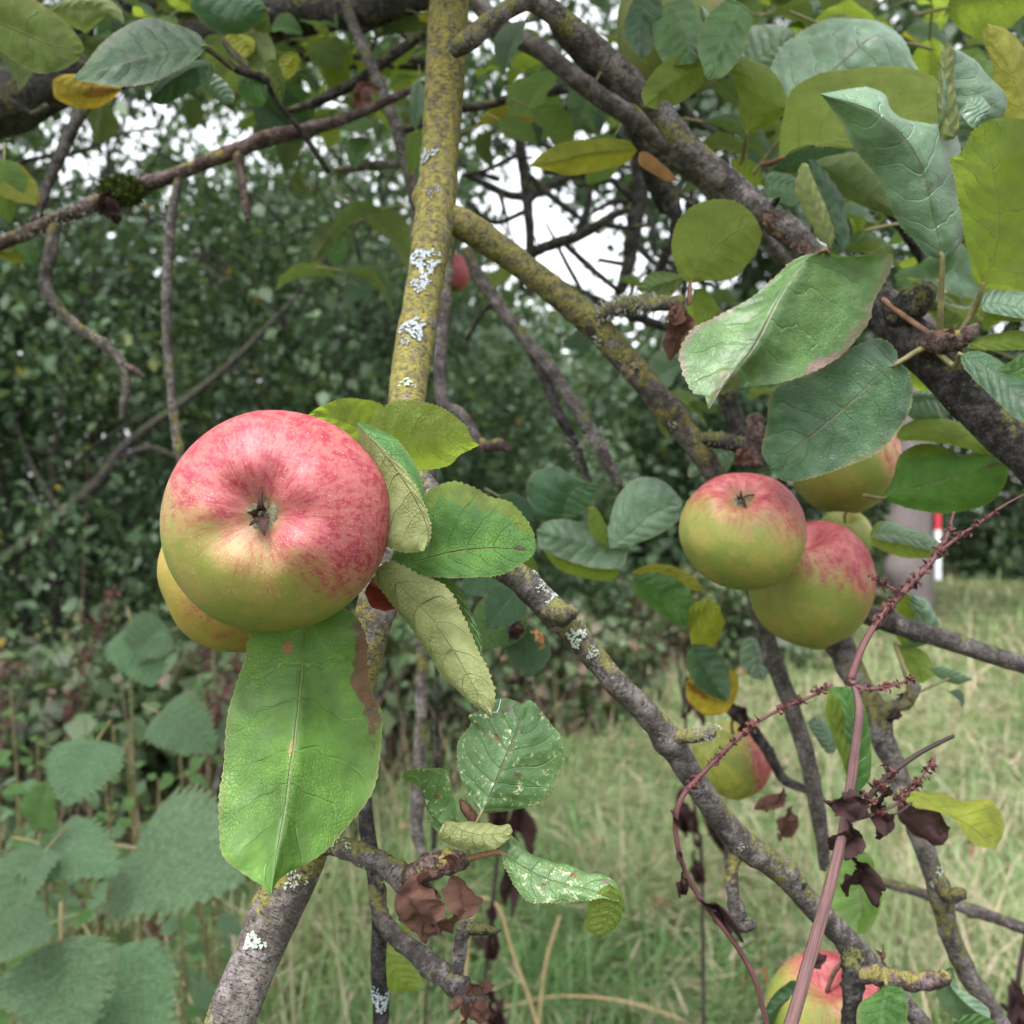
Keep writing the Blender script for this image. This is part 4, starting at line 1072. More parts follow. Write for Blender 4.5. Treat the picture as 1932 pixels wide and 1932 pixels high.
# ================================================================ APPLE BRANCHES
BG = 'branches of the apple tree'
def branch(label, pts, mat='bark', group=BG, name='apple_branch', **k):
    # limbs that leave the frame carry on past it
    pts = [tuple(p) for p in pts]
    def on(a, b):
        dx, dy = a[0] - b[0], a[1] - b[1]; L = math.hypot(dx, dy) + 1e-6
        return (a[0] + dx / L * 520, a[1] + dy / L * 520, a[2] + (a[2] - b[2]) / L * 200, a[3])
    out = lambda p: p[0] < 2 or p[0] > 1930 or p[1] < 2 or p[1] > 1930
    if name == 'apple_branch':
        if out(pts[0]): pts = [on(pts[0], pts[1])] + pts
        if out(pts[-1]): pts = pts + [on(pts[-1], pts[-2])]
    o = tube(name, pts, M[mat], **k)
    return tag(o, label, 'branch', group)
def twig(parent, pts, mat='bark', name='twig', **k):
    return tube(name, pts, M[mat], parent, **k)

# --- the yellow mossy limb
b1 = branch('thick yellow mossy branch forking behind the large apple with blue grey lichen',
    [(846, -60, .66, 80), (848, 0, .65, 78), (842, 120, .64, 77), (833, 260, .63, 74), (822, 400, .61, 76), (800, 550, .59, 72), (778, 680, .57, 74), (768, 760, .55, 70), (760, 900, .53, 70), (725, 1080, .51, 76),
     (698, 1190, .50, 76), (640, 1400, .49, 78), (575, 1610, .475, 84), (535, 1700, .47, 88), (482, 1810, .46, 92), (432, 1932, .45, 92), (405, 2010, .445, 92)], 'bark_moss', rough=.07, knots=5, wob=.03, wf=.97)
f1 = twig(b1, [(836, 405, .612, 60), (885, 430, .615, 66), (940, 468, .62, 62), (1000, 512, .625, 58), (1060, 560, .63, 60), (1120, 612, .635, 62), (1165, 660, .64, 60), (1210, 712, .645, 58), (1280, 800, .655, 55), (1335, 872, .662, 50), (1390, 985, .69, 44), (1440, 1180, .72, 40), (1462, 1250, .72, 38), (1495, 1340, .72, 38), (1525, 1440, .72, 36), (1548, 1560, .72, 32), (1556, 1640, .72, 22)],
          'bark_half', 'side_branch', rough=.08, knots=9)
for (x, y, s, m, n, el) in [(800, 515, 60, 'lichen', 46, 1.1), (788, 553, 42, 'lichen', 26, .8), (776, 640, 52, 'lichen', 44, .9), (805, 316, 40, 'lichen', 26, .8), (826, 384, 22, 'lichen', 10, 1), (812, 390, 22, 'lichen', 8, 1), (765, 748, 34, 'lichen_pale', 18, .6), (870, 410, 16, 'lichen', 6, 1), (840, 5, 50, 'lichen', 14, .6), (760, 660, 26, 'lichen', 14, 1)]:
    lichen(b1, x, y, s, m, n, el)
lichen(b1, 560, 1650, 40, 'lichen_pale', 20, 1); lichen(b1, 478, 1778, 44, 'lichen_pale', 60, .75)
lichen(f1, 1185, 690, 46, 'lichen_tan', 34, 1.3); lichen(f1, 1268, 798, 22, 'lichen_pale', 8, 1); lichen(f1, 1125, 640, 26, 'lichen_grey', 12, 1)
# lichened spur on the fork with dead leaves
s1 = twig(f1, [(1118, 606, .635, 30), (1150, 585, .625, 30), (1195, 572, .615, 32), (1235, 575, .612, 30), (1265, 572, .61, 30), (1290, 565, .61, 22)], 'bark', 'spur', rough=.22, rings=.12, knots=5)
tuft(s1, 1150, 588, 46, n=70); tuft(s1, 1190, 575, 44, n=70); tuft(s1, 1225, 575, 40, n=36)
sleaf(s1, 'dry', 1270, 575, .605, 1268, 690, .60, (0, -1, .1), v=0, wide=.9); sleaf(s1, 'dry', 1285, 570, .60, 1245, 640, .60, (-.4, -.8, .2), v=2); sleaf(s1, 'dry', 1262, 570, .6, 1300, 610, .6, (.4, -.8, .2), v=1)
s2 = twig(f1, [(1315, 830, .658, 30), (1350, 830, .652, 34), (1390, 838, .648, 32), (1420, 842, .645, 34), (1440, 850, .64, 26)], 'bark_dark', 'spur', rough=.2, rings=.12, knots=4)
tuft(s2, 1350, 822, 26, n=40); tuft(s2, 1385, 832, 20, n=24)
twig(s2, [(1418, 880, .645, 44), (1425, 840, .643, 40), (1424, 800, .643, 36), (1425, 785, .643, 30)], 'bark_red', 'spur_tip', rough=.25, rings=.18)
sleaf(s2, 'dry', 1420, 850, .63, 1400, 890, .625, (0, -1, 0), v=1, wide=1.2)
# stub that leaves the limb below the apple, with leaves and dead leaves
s3 = twig(b1, [(590, 1590, .475, 40), (640, 1598, .455, 44), (700, 1618, .445, 46), (745, 1648, .44, 48), (775, 1672, .437, 50), (800, 1690, .437, 46), (815, 1705, .437, 30)], 'bark', 'spur', rough=.16, rings=.10, knots=7)
s4 = twig(s3, [(770, 1665, .437, 46), (800, 1640, .432, 46), (835, 1628, .43, 50), (862, 1625, .43, 46), (880, 1630, .43, 30)], 'bark_red', 'spur_tip', rough=.26, rings=.15, knots=5)
for x, y, s in [(650, 1592, 26), (668, 1600, 20), (725, 1618, 24), (690, 1640, 14)]: lichen(s3, x, y, s, 'lichen_pale', 12, 1.2)
tuft(s3, 735, 1620, 24, 'lichen_pale', 24)
sleaf(b1, 'dry', 820, 1640, .425, 808, 1830, .41, (-.6, -.9, .1), v=1, wide=1.1); sleaf(b1, 'dry', 848, 1650, .428, 850, 1800, .415, (.5, -.9, .1), v=2, wide=1.5); sleaf(b1, 'dry', 800, 1660, .43, 795, 1750, .425, (.1, -1, .1), v=0, wide=.9)
sleaf(b1, 'dry', 850, 1640, .42, 800, 1650, .415, (0, -1, .3), v=3); sleaf(b1, 'dry', 830, 1620, .42, 880, 1640, .42, (0, -1, .5), v=0, wide=.7)
tube('bud', [(905, 1560, .44, 8), (893, 1545, .44, 24), (878, 1525, .44, 22), (868, 1508, .44, 6)], M['bud'], b1, rough=.12, rings=.12)
# leaves of that spur
leaf(b1, 'speck', [(907, 1535), (930, 1490), (950, 1440), (975, 1380), (985, 1328)], [(885, 1500), (866, 1450), (866, 1405), (890, 1370), (885, 1352), (900, 1345), (945, 1318)], [(960, 1528), (1010, 1515), (1045, 1480), (1063, 1435), (1060, 1395), (1035, 1362), (1015, 1340), (1000, 1322)],
     .425, .445, .012, .018, True, bow=.05, ruf=.03, pet=[(880, 1618, .43), (893, 1570, .428)], label='speckled round leaf with spider silk')
leaf(b1, 'speck', [(880, 1600), (850, 1572), (818, 1545), (800, 1510), (790, 1450)], [(905, 1590), (880, 1565), (858, 1545), (850, 1500), (838, 1455)], [(860, 1590), (815, 1560), (800, 1545), (812, 1520), (770, 1480), (762, 1458)],
     .428, .43, -.010, .016, True, bow=.22, ruf=.05, pet=[(885, 1625, .43)], dm=.012)
leaf(b1, 'fuzzy', [(838, 1548), (870, 1565), (910, 1575), (945, 1572), (968, 1568)], [(850, 1550), (890, 1552), (930, 1560), (958, 1555)], [(830, 1580), (880, 1602), (930, 1600), (955, 1585)],
     .415, .42, .008, .0, False, bow=.2, ruf=.07, label='curled speckled leaf')
leaf(b1, 'speck', [(945, 1608), (985, 1635), (1040, 1662), (1100, 1676), (1168, 1700)], [(950, 1575), (975, 1590), (1020, 1628), (1080, 1642), (1130, 1652), (1160, 1668)], [(955, 1640), (985, 1690), (1010, 1703), (1060, 1702), (1110, 1698), (1140, 1698)],
     .425, .415, .014, -.004, True, bow=.25, ruf=.07, rf=14, pet=[(878, 1622, .43), (915, 1612, .427)], petm='petiole_red', petw=13)
leaf(b1, 'under', [(1150, 1668), (1152, 1700), (1145, 1735), (1128, 1766)], [(1168, 1680), (1172, 1715), (1160, 1745)], [(1120, 1690), (1112, 1720), (1110, 1750)], .412, .42, .006, .01, False, bow=.3, ruf=.04, label='hooked leaf tip')
# spider silk on the round leaf
tube('spider_silk', [(905, 1330, .43, 1.2), (935, 1345, .428, 1), (945, 1320, .432, 1.2)], M['silk'], b1, sides=5, rough=0)
# leaves round the big apple
leaf(b1, 'vivid', [(574, 1168), (571, 1230), (566, 1310), (556, 1400), (545, 1480), (532, 1560), (522, 1620), (512, 1692)],
     [(520, 1176), (476, 1188), (462, 1240), (445, 1290), (428, 1370), (415, 1450), (409, 1530), (413, 1590), (432, 1625), (470, 1655), (500, 1672)],
     [(630, 1150), (662, 1160), (690, 1210), (700, 1290), (722, 1335), (727, 1390), (716, 1450), (690, 1510), (655, 1560), (610, 1608), (560, 1640), (528, 1665)],
     .425, .355, .012, .026, True, bow=.12, ruf=.055, rf=12, pet=[(650, 1130, .49), (600, 1140, .46)], label='large vivid green leaf with red brown scorch', tamp=.007)
leaf(b1, 'under', [(690, 850), (740, 840), (780, 831), (830, 826), (868, 830), (905, 840)], [(700, 800), (730, 765), (765, 756), (810, 762), (850, 778), (880, 806), (888, 825)], [(715, 880), (760, 890), (800, 886), (845, 878), (868, 856), (878, 850)],
     .455, .435, -.004, .012, False, bow=.06, ruf=.03, label='yellow green leaf underside')
leaf(b1, 'under', [(745, 850), (710, 825), (670, 805), (630, 790), (578, 784)], [(735, 790), (720, 765), (690, 755), (650, 754), (610, 765)], [(700, 870), (660, 850), (620, 820), (590, 795)], .47, .455, -.004, .006, False, bow=.05, ruf=.04, label='yellow green leaf behind large apple')
leaf(b1, 'green', [(672, 800), (715, 852), (752, 905), (785, 960), (800, 1010), (806, 1038)], [(690, 800), (740, 826), (775, 868), (793, 910), (805, 960), (812, 1010)], [(690, 850), (730, 900), (760, 930), (786, 975), (800, 1015)],
     .415, .395, .012, .004, True, bow=.10, ruf=.03)
leaf(b1, 'fuzzy', [(674, 800), (716, 846), (756, 896), (790, 950), (808, 1000), (800, 1040)], [(684, 812), (725, 850), (765, 890), (797, 945), (812, 1000)], [(690, 880), (705, 960), (715, 1010), (735, 1030), (765, 1042)],
     .405, .388, .0, .016, False, bow=.10, ruf=.03, label='folded leaf with browned felted underside')
leaf(b1, 'mixed', [(735, 1062), (790, 1058), (850, 1044), (910, 1036), (960, 1036), (1011, 1040)], [(760, 1000), (800, 938), (850, 912), (893, 922), (925, 940), (962, 948), (995, 985), (1008, 1015)], [(770, 1082), (830, 1090), (880, 1090), (935, 1085), (975, 1068), (1000, 1052)],
     .430, .415, .012, -.010, True, bow=.08, ruf=.02, pet=[(705, 1090, .47)], label='green leaf with yellowing upper half')
leaf(b1, 'fuzzy', [(710, 1072), (760, 1110), (810, 1160), (855, 1225), (892, 1290), (928, 1352)], [(740, 1062), (790, 1085), (840, 1110), (872, 1165), (902, 1230), (930, 1300)], [(712, 1100), (755, 1150), (790, 1200), (830, 1262), (875, 1310), (905, 1338)],
     .418, .395, .006, .010, False, bow=.18, ruf=.035, rf=13, label='long pale felted leaf hanging below the apple')
leaf(b1, 'green', [(800, 1095), (845, 1110), (872, 1145), (895, 1195), (908, 1250)], [(830, 1092), (860, 1105), (885, 1150), (905, 1205)], [(790, 1120), (830, 1150), (860, 1190), (890, 1235)], .43, .415, .0, .01, True, bow=.1, ruf=.04)
leaf(b1, 'redleaf', [(690, 1110), (715, 1120), (740, 1130), (768, 1145)], [(705, 1095), (740, 1105), (760, 1125)], [(690, 1125), (715, 1148), (745, 1152)], .445, .45, .0, .006, True, bow=.15, ruf=.1, label='dead red leaf', name='dried_leaf')
twig(b1, [(710, 1090, .50, 20), (660, 1050, .48, 16), (600, 1020, .455, 15)], 'bark_dark', 'spur')

# --- limb that runs down to the lower right
b2 = branch('grey branch with white lichen sloping down to the lower right corner',
    [(770, 880, .53, 60), (850, 980, .50, 66), (940, 1060, .485, 70), (985, 1095, .485, 72), (1040, 1150, .485, 74), (1075, 1185, .485, 66), (1125, 1245, .49, 60), (1165, 1290, .49, 58), (1215, 1340, .495, 58), (1262, 1395, .50, 66), (1290, 1440, .505, 60), (1330, 1500, .51, 60), (1365, 1550, .515, 62), (1400, 1592, .52, 70), (1440, 1618, .525, 62),
     (1485, 1655, .53, 58), (1530, 1705, .535, 56), (1575, 1750, .54, 58), (1625, 1800, .545, 50), (1680, 1862, .555, 44), (1735, 1925, .56, 42), (1790, 1990, .565, 40)], 'bark', rough=.08, knots=10, wob=.04, wf=.78)
for x, y, s, m, n in [(1080, 1195, 38, 'lichen_pale', 44), (1110, 1222, 26, 'lichen_pale', 18), (1020, 1105, 26, 'lichen_pale', 18), (1045, 1135, 30, 'lichen_pale', 26), (1385, 1585, 20, 'lichen_grey', 10), (1008, 1080, 18, 'lichen_pale', 10)]: lichen(b2, x, y, s, m, n)
twig(b2, [(1040, 1145, .485, 60), (1058, 1160, .475, 44), (1078, 1156, .47, 34), (1088, 1158, .47, 22)], 'bark', 'knuckle', rough=.15, rings=.16)
q = twig(b2, [(1268, 1392, .50, 34), (1300, 1388, .492, 28), (1325, 1386, .49, 28), (1346, 1378, .49, 30)], 'bark', 'spur', rough=.18, rings=.14, knots=3); tuft(q, 1328, 1382, 30, n=60); tuft(q, 1342, 1376, 26, n=40)
q = twig(b2, [(1392, 1595, .52, 34), (1380, 1640, .518, 27), (1382, 1680, .516, 26), (1388, 1712, .515, 28), (1392, 1738, .514, 30), (1405, 1748, .512, 28), (1425, 1742, .51, 20)], 'bark_half', 'spur', rough=.14, rings=.10, knots=6)
q = twig(b2, [(1500, 1690, .53, 14), (1515, 1672, .527, 12), (1520, 1668, .525, 6)], 'bark_dark', 'spur', rough=.2)
s5 = twig(b2, [(1588, 1770, .545, 40), (1608, 1800, .54, 46), (1612, 1850, .538, 42), (1608, 1890, .537, 40), (1605, 1932, .536, 38), (1600, 1990, .535, 38)], 'bark_dark', 'spur', rough=.14, rings=.14, knots=6)
s6 = twig(s5, [(1612, 1838, .538, 34), (1650, 1838, .532, 38), (1700, 1850, .53, 37), (1740, 1852, .53, 36), (1775, 1848, .53, 34), (1790, 1840, .53, 22)], 'bark_red', 'spur_tip', rough=.10, rings=.24)
sleaf(b2, 'dry', 1650, 1790, .58, 1690, 1815, .585, (0, -.7, .6), v=1); sleaf(b2, 'drydark', 1560, 1800, .57, 1500, 1820, .575, (0, -.7, .6), v=2)
leaf(b2, 'green', [(1672, 1855), (1668, 1885), (1664, 1920), (1660, 1970)], [(1640, 1880), (1618, 1905), (1622, 1950)], [(1700, 1862), (1712, 1900), (1710, 1950)], .525, .51, .01, .006, True, bow=.06, ruf=.04, pet=[(1665, 1840, .53)])
leaf(b2, 'pale', [(1775, 1830), (1800, 1870), (1830, 1900), (1868, 1925)], [(1768, 1850), (1772, 1890), (1800, 1925), (1840, 1940)], [(1800, 1828), (1810, 1862), (1850, 1890), (1868, 1905)], .53, .54, .01, .008, True, bow=.12, ruf=.04, pet=[(1785, 1838, .53)])
leaf(b2, 'green', [(1800, 1928), (1830, 1935), (1870, 1945), (1900, 1960)], [(1815, 1918), (1850, 1915), (1885, 1935)], [(1805, 1960), (1840, 1975), (1880, 1975)], .53, .54, .0, .01, True)
leaf(b2, 'dark', [(1520, 1880), (1490, 1885), (1460, 1905), (1430, 1950)], [(1500, 1852), (1470, 1868), (1445, 1900)], [(1520, 1920), (1500, 1960), (1460, 1980)], .60, .60, .0, .01, True)

# --- inverted V limb at the top
b3 = branch('dark grey branch arching from the mossy limb down to the right, with split bark',
    [(858, 96, .60, 40), (880, 78, .592, 54), (915, 48, .59, 48), (955, 20, .592, 46), (995, 0, .595, 52), (1035, 18, .60, 58), (1080, 55, .605, 62), (1130, 98, .61, 62), (1190, 152, .615, 62), (1240, 205, .618, 62), (1290, 268, .62, 66), (1335, 310, .622, 62), (1385, 350, .625, 62), (1440, 402, .625, 66), (1500, 448, .62, 66), (1555, 498, .615, 62), (1630, 560, .61, 60), (1700, 620, .605, 60)], 'bark', rough=.07, knots=10, wob=.03, wf=.74)
# split bark: a sunken open strip in the limb
def strip(parent, limb, x0, y0, x1, y1, wpx, mat):
    n = 40; V = []; F = []
    for i in range(n):
        t = i / (n - 1); x, y = x0 + (x1 - x0) * t, y0 + (y1 - y0) * t
        c, r_, tg = nearest(limb, x, y); tg = tg / np.linalg.norm(tg)
        tc = np.array([0, 0, EYE]) - c; tc -= tg * tc.dot(tg); tc /= np.linalg.norm(tc); sd_ = np.cross(tg, tc)
        pxx = 966 + c[0] / (c[1] * S(1)); pyy = 966 - (c[2] - EYE) / (c[1] * S(1))
        off = ((x - pxx) * S(c[1])) * sd_[0] - ((y - pyy) * S(c[1])) * sd_[2]
        a0 = math.asin(max(-.9, min(.9, off / r_))); hw = wpx * S(c[1]) / r_ * .5 * math.sin(math.pi * min(.98, t + .06)) ** .6
        for j in range(9):
            e = j / 4 - 1; al = a0 + e * hw * (1 + .12 * math.sin(i * 1.9) + .1 * math.sin(i * .7))
            rad = r_ * (1.045 + (.05 + .05 * math.sin(i * 1.3)) * (abs(e) > .9) - .03 * (1 - e * e) + .02 * math.sin(i * .9 + j * 2))
            V.append(c + (tc * math.cos(al) + sd_ * math.sin(al)) * rad)
    return obj('split_bark', V, [tuple(f) for f in grid_faces(n, 9)], mat, parent)
strip(b3, b3, 1440, 405, 1545, 490, 34, M['wound'])
twig(b3, [(1460, 385, .62, 14), (1466, 378, .61, 12), (1470, 372, .605, 5)], 'bark_dark', 'bud_scar')
# --- dark limb at the right edge with a leafy spur
b4 = branch('black limb at the right edge carrying a spur of large leaves', [(1610, 520, .60, 70), (1665, 582, .59, 92), (1720, 640, .58, 96), (1790, 712, .57, 94), (1860, 790, .56, 92), (1932, 860, .55, 92), (2020, 950, .54, 92)], 'bark_dark', rough=.10, knots=10, wob=.05, wf=.84)
q = twig(b4, [(1690, 600, .58, 70), (1715, 578, .572, 60), (1745, 555, .568, 50), (1760, 540, .568, 24)], 'bark_dark', 'spur', rough=.2, rings=.12, knots=6); tuft(q, 1748, 556, 30, n=40)
sp4 = twig(b4, [(1735, 650, .575, 50), (1760, 648, .555, 46), (1785, 645, .545, 40), (1810, 640, .542, 36), (1835, 622, .54, 24), (1850, 610, .54, 10)], 'bark_red', 'spur', rough=.24, rings=.16, knots=6)
sleaf(b4, 'drydark', 1790, 640, .54, 1830, 665, .535, (0, -1, .2), v=0); sleaf(b4, 'dry', 1800, 630, .54, 1775, 615, .53, (0, -1, .2), v=3)
for x, y, s in [(1808, 740, 20), (1815, 722, 18), (1720, 650, 16)]: tuft(b4, x, y, s, 'lichen_grey', 20)
# hero leaves of that spur
leaf(b4, 'mauve', [(1640, 552), (1600, 500), (1560, 474), (1521, 490), (1470, 562), (1425, 650), (1380, 710), (1338, 772)][2:], [(1500, 490), (1460, 520), (1415, 562), (1345, 600), (1308, 622), (1284, 662), (1290, 700), (1310, 738), (1330, 745)], [(1605, 484), (1655, 478), (1686, 482), (1678, 520), (1650, 570), (1640, 612), (1600, 665), (1545, 698), (1470, 722), (1400, 730), (1362, 738)],
     .535, .495, .010, .030, True, bow=.10, ruf=.025, pet=[(1790, 655, .545), (1700, 592, .565), (1652, 556, .585), (1580, 520, .585)], petm='petiole_red', petw=13, label='broad green leaf with mauve rim', tamp=.010)
leaf(b4, 'dark', [(1695, 684), (1660, 708), (1605, 760), (1550, 808), (1500, 845), (1452, 884)], [(1690, 660), (1655, 640), (1600, 660), (1540, 700), (1480, 722), (1452, 750), (1447, 810), (1438, 850)], [(1716, 700), (1722, 740), (1712, 780), (1680, 830), (1648, 858), (1600, 878), (1540, 898), (1490, 908), (1462, 896)],
     .55, .565, .004, -.006, True, bow=.05, ruf=.03, pet=[(1770, 648, .552), (1735, 660, .552)], petw=13, label='dark green leaf over the three apples', tamp=.008)
leaf(b4, 'pale', [(1778, 492), (1770, 450), (1757, 390), (1742, 330), (1712, 272), (1660, 222), (1610, 195), (1545, 178)], [(1750, 478), (1725, 450), (1700, 425), (1672, 368), (1645, 318), (1612, 275), (1590, 225), (1560, 190)], [(1800, 482), (1815, 445), (1818, 395), (1808, 300), (1795, 250), (1772, 235), (1705, 226), (1680, 208), (1668, 182), (1630, 168), (1590, 172)],
     .53, .50, .020, .026, True, bow=.10, ruf=.035, pet=[(1772, 640, .55), (1775, 570, .54)], petw=14, label='pale grey green leaf standing up with torn rim', tamp=.007)
leaf(b4, 'under', [(1852, 545), (1872, 490), (1880, 430), (1880, 370), (1868, 300), (1862, 228)], [(1836, 520), (1822, 450), (1812, 390), (1800, 330), (1792, 300), (1810, 290), (1835, 250)], [(1900, 545), (1950, 540), (1990, 450), (1990, 330), (1950, 240), (1900, 222)],
     .53, .49, -.002, .012, False, bow=.07, ruf=.03, pet=[(1800, 645, .55), (1835, 590, .54)], petw=14, label='large yellow green leaf underside at the edge')
leaf(b4, 'pale', [(1795, 255), (1790, 200), (1792, 150), (1780, 85)], [(1772, 240), (1775, 180), (1778, 130), (1775, 90)], [(1850, 250), (1890, 225), (1880, 180), (1850, 130), (1815, 95)], .53, .52, -.01, .02, True, bow=.12, ruf=.05)
leaf(b4, 'fuzzy', [(1800, 262), (1788, 210), (1782, 150), (1785, 78)], [(1778, 260), (1770, 200), (1772, 150), (1775, 110)], [(1808, 240), (1802, 190), (1796, 140), (1800, 100)], .522, .512, .006, .004, False, bow=.3, ruf=.04)
leaf(b4, 'pale', [(1850, 225), (1845, 205), (1836, 195), (1822, 190)], [(1835, 240), (1822, 230), (1812, 210)], [(1868, 215), (1855, 195), (1838, 185)], .50, .505, .0, .008, True, bow=.2, ruf=.08)
leaf(b4, 'yellow', [(1945, 260), (1930, 200), (1905, 130), (1862, 42)], [(1895, 250), (1882, 190), (1872, 120), (1855, 70)], [(1990, 230), (1960, 150), (1910, 70)], .55, .54, .0, .02, False, bow=.06, ruf=.04)
leaf(b4, 'under', [(1850, 560), (1880, 585), (1910, 595), (1960, 605)], [(1840, 580), (1865, 600), (1920, 606)], [(1870, 540), (1900, 552), (1950, 565)], .545, .53, .0, .02, False, bow=.1, ruf=.04)
leaf(b4, 'pale', [(1850, 575), (1880, 572), (1915, 580), (1970, 590)], [(1860, 555), (1900, 540), (1950, 560)], [(1860, 588), (1900, 596), (1950, 602)], .535, .52, .01, .0, True, bow=.1, ruf=.04)
leaf(b4, 'under', [(1800, 640), (1850, 650), (1900, 645), (1990, 635)], [(1830, 640), (1880, 632), (1940, 625)], [(1830, 655), (1890, 660), (1950, 655)], .54, .53, .01, .0, False, bow=.1, ruf=.04, pet=[(1800, 642, .545)], petm='petiole_red', petw=12)
leaf(b4, 'dark', [(1810, 668), (1860, 690), (1905, 730), (1960, 790)], [(1850, 665), (1900, 690), (1950, 740)], [(1825, 700), (1870, 745), (1920, 790)], .53, .50, .006, .0, True, bow=.08, ruf=.03, pet=[(1770, 665, .55), (1800, 690, .54)], petw=13)
leaf(b4, 'green', [(1885, 720), (1910, 705), (1940, 690), (1990, 670)], [(1880, 700), (1910, 680), (1950, 660)], [(1895, 770), (1930, 790), (1980, 770)], .52, .51, .0, .01, True, bow=.08)
leaf(b4, 'pale', [(1700, 760), (1730, 755), (1760, 752), (1790, 762)], [(1712, 745), (1745, 738), (1775, 745)], [(1715, 785), (1745, 800), (1775, 790)], .60, .60, .0, .008, True, bow=.3, ruf=.1)
leaf(b4, 'under', [(1700, 700), (1735, 715), (1770, 740), (1800, 768)], [(1715, 690), (1750, 700), (1790, 745)], [(1705, 720), (1740, 738), (1780, 760)], .62, .62, .0, .008, False)
# leaf pair by apple and trunk
leaf(b4, 'under', [(1690, 822), (1740, 812), (1800, 822), (1850, 840), (1898, 868)], [(1710, 800), (1760, 790), (1810, 800), (1862, 825), (1890, 845)], [(1700, 830), (1750, 832), (1810, 842), (1870, 862)], .60, .58, .012, .0, False, bow=.12, ruf=.03)
leaf(b4, 'mixed', [(1662, 940), (1720, 922), (1780, 906), (1840, 888), (1898, 872)], [(1685, 900), (1700, 860), (1742, 840), (1790, 848), (1820, 858), (1850, 845), (1880, 850)], [(1690, 950), (1740, 962), (1790, 966), (1850, 955), (1885, 930), (1900, 895)], .61, .575, .014, .004, True, bow=.12, ruf=.03, pet=[(1630, 935, .64)], label='green leaf with brown blotch')
leaf(b4, 'under', [(1640, 1008), (1690, 1022), (1740, 1036), (1780, 1048)], [(1660, 985), (1700, 992), (1745, 1008), (1775, 1030)], [(1650, 1030), (1700, 1050), (1745, 1052)], .66, .63, .012, .0, False, bow=.12, ruf=.03)
leaf(b4, 'pale', [(1650, 1005), (1700, 1010), (1740, 1022), (1790, 1046)], [(1668, 985), (1710, 995), (1760, 1015)], [(1660, 1018), (1700, 1025), (1750, 1036)], .655, .625, .004, .0, True, bow=.1, ruf=.03)

# --- right hand thin limbs
b6 = branch('smooth grey branch leaving the lower of the paired apples toward the right edge', [(1540, 1120, .745, 46), (1600, 1145, .72, 46), (1640, 1160, .70, 47), (1700, 1182, .69, 43), (1760, 1200, .68, 42), (1830, 1222, .67, 41), (1900, 1245, .66, 39), (1990, 1272, .65, 38)], 'bark', rough=.06, knots=3)
lichen(b6, 1700, 1175, 18, 'lichen_grey', 8)
leaf(b6, 'under', [(1705, 1220), (1722, 1185), (1728, 1150), (1712, 1120)], [(1690, 1200), (1688, 1160), (1698, 1130)], [(1750, 1210), (1762, 1170), (1745, 1135)], .735, .72, .0, .014, False, bow=.1, ruf=.03)
leaf(b6, 'pale', [(1700, 1225), (1735, 1190), (1742, 1150), (1722, 1122)], [(1720, 1200), (1725, 1160), (1718, 1135)], [(1758, 1210), (1768, 1175), (1748, 1135)], .728, .715, .0, .014, True, bow=.1, ruf=.03)
leaf(b6, 'under', [(1690, 1218), (1720, 1240), (1738, 1262), (1740, 1290)], [(1700, 1240), (1712, 1262), (1722, 1280)], [(1715, 1215), (1752, 1235), (1765, 1270)], .735, .73, .0, .01, False, bow=.1, ruf=.03, pet=[(1670, 1330, .67), (1715, 1305, .70)], petw=12)
leaf(b6, 'pale', [(1755, 1262), (1780, 1270), (1810, 1280), (1835, 1282)], [(1775, 1258), (1805, 1266)], [(1770, 1278), (1805, 1290)], .72, .71, .0, .004, True)
b7 = branch('knobbly dark branch with white lichen running down below the three apples', [(1560, 1130, .74, 50), (1578, 1200, .70, 54), (1600, 1250, .68, 58), (1625, 1300, .67, 55), (1652, 1352, .665, 58), (1668, 1400, .66, 52), (1690, 1450, .66, 46), (1712, 1510, .655, 44), (1738, 1580, .65, 44), (1758, 1640, .65, 43), (1775, 1700, .65, 42), (1795, 1770, .65, 42), (1822, 1830, .65, 44), (1860, 1890, .65, 42), (1900, 1950, .65, 40), (1930, 2000, .65, 40)], 'bark', rough=.11, knots=12, wob=.07)
q = twig(b7, [(1765, 1650, .65, 40), (1790, 1690, .64, 30), (1812, 1685, .635, 28), (1818, 1678, .635, 14)], 'bark', 'spur', rough=.2, rings=.14)
for x, y, s in [(1773, 1640, 26), (1785, 1655, 18), (1805, 1675, 22), (1760, 1660, 14)]: lichen(b7, x, y, s, 'lichen_pale', 16)
q = twig(b7, [(1652, 1355, .665, 40), (1685, 1335, .655, 30), (1712, 1320, .65, 26), (1730, 1290, .648, 20)], 'bark', 'spur', rough=.2, rings=.1, knots=3)
sleaf(b7, 'drydark', 1690, 1310, .65, 1725, 1345, .645, (0, -1, .2), v=0); sleaf(b7, 'drydark', 1690, 1330, .65, 1680, 1375, .645, (0, -1, .2), v=2)
twig(q, [(1700, 1322, .65, 8), (1745, 1300, .66, 7), (1790, 1280, .67, 6)], 'petiole', 'leaf_stalk')
sleaf(b7, 'pale', 1790, 1305, .67, 1830, 1330, .67, (0, -.6, .8), v=1)
q = twig(b7, [(1640, 1320, .665, 30), (1650, 1370, .655, 24), (1655, 1400, .65, 16)], 'bark', 'spur', rough=.2); tuft(q, 1652, 1385, 18, 'lichen_pale', 24)
b8 = branch('thin pale stick rising from the right edge across the lower grass', [(1630, 1655, .86, 20), (1680, 1668, .85, 22), (1730, 1682, .84, 22), (1790, 1702, .83, 26), (1850, 1722, .82, 26), (1932, 1752, .81, 26), (2000, 1780, .80, 26)], 'bark', rough=.09, knots=6)
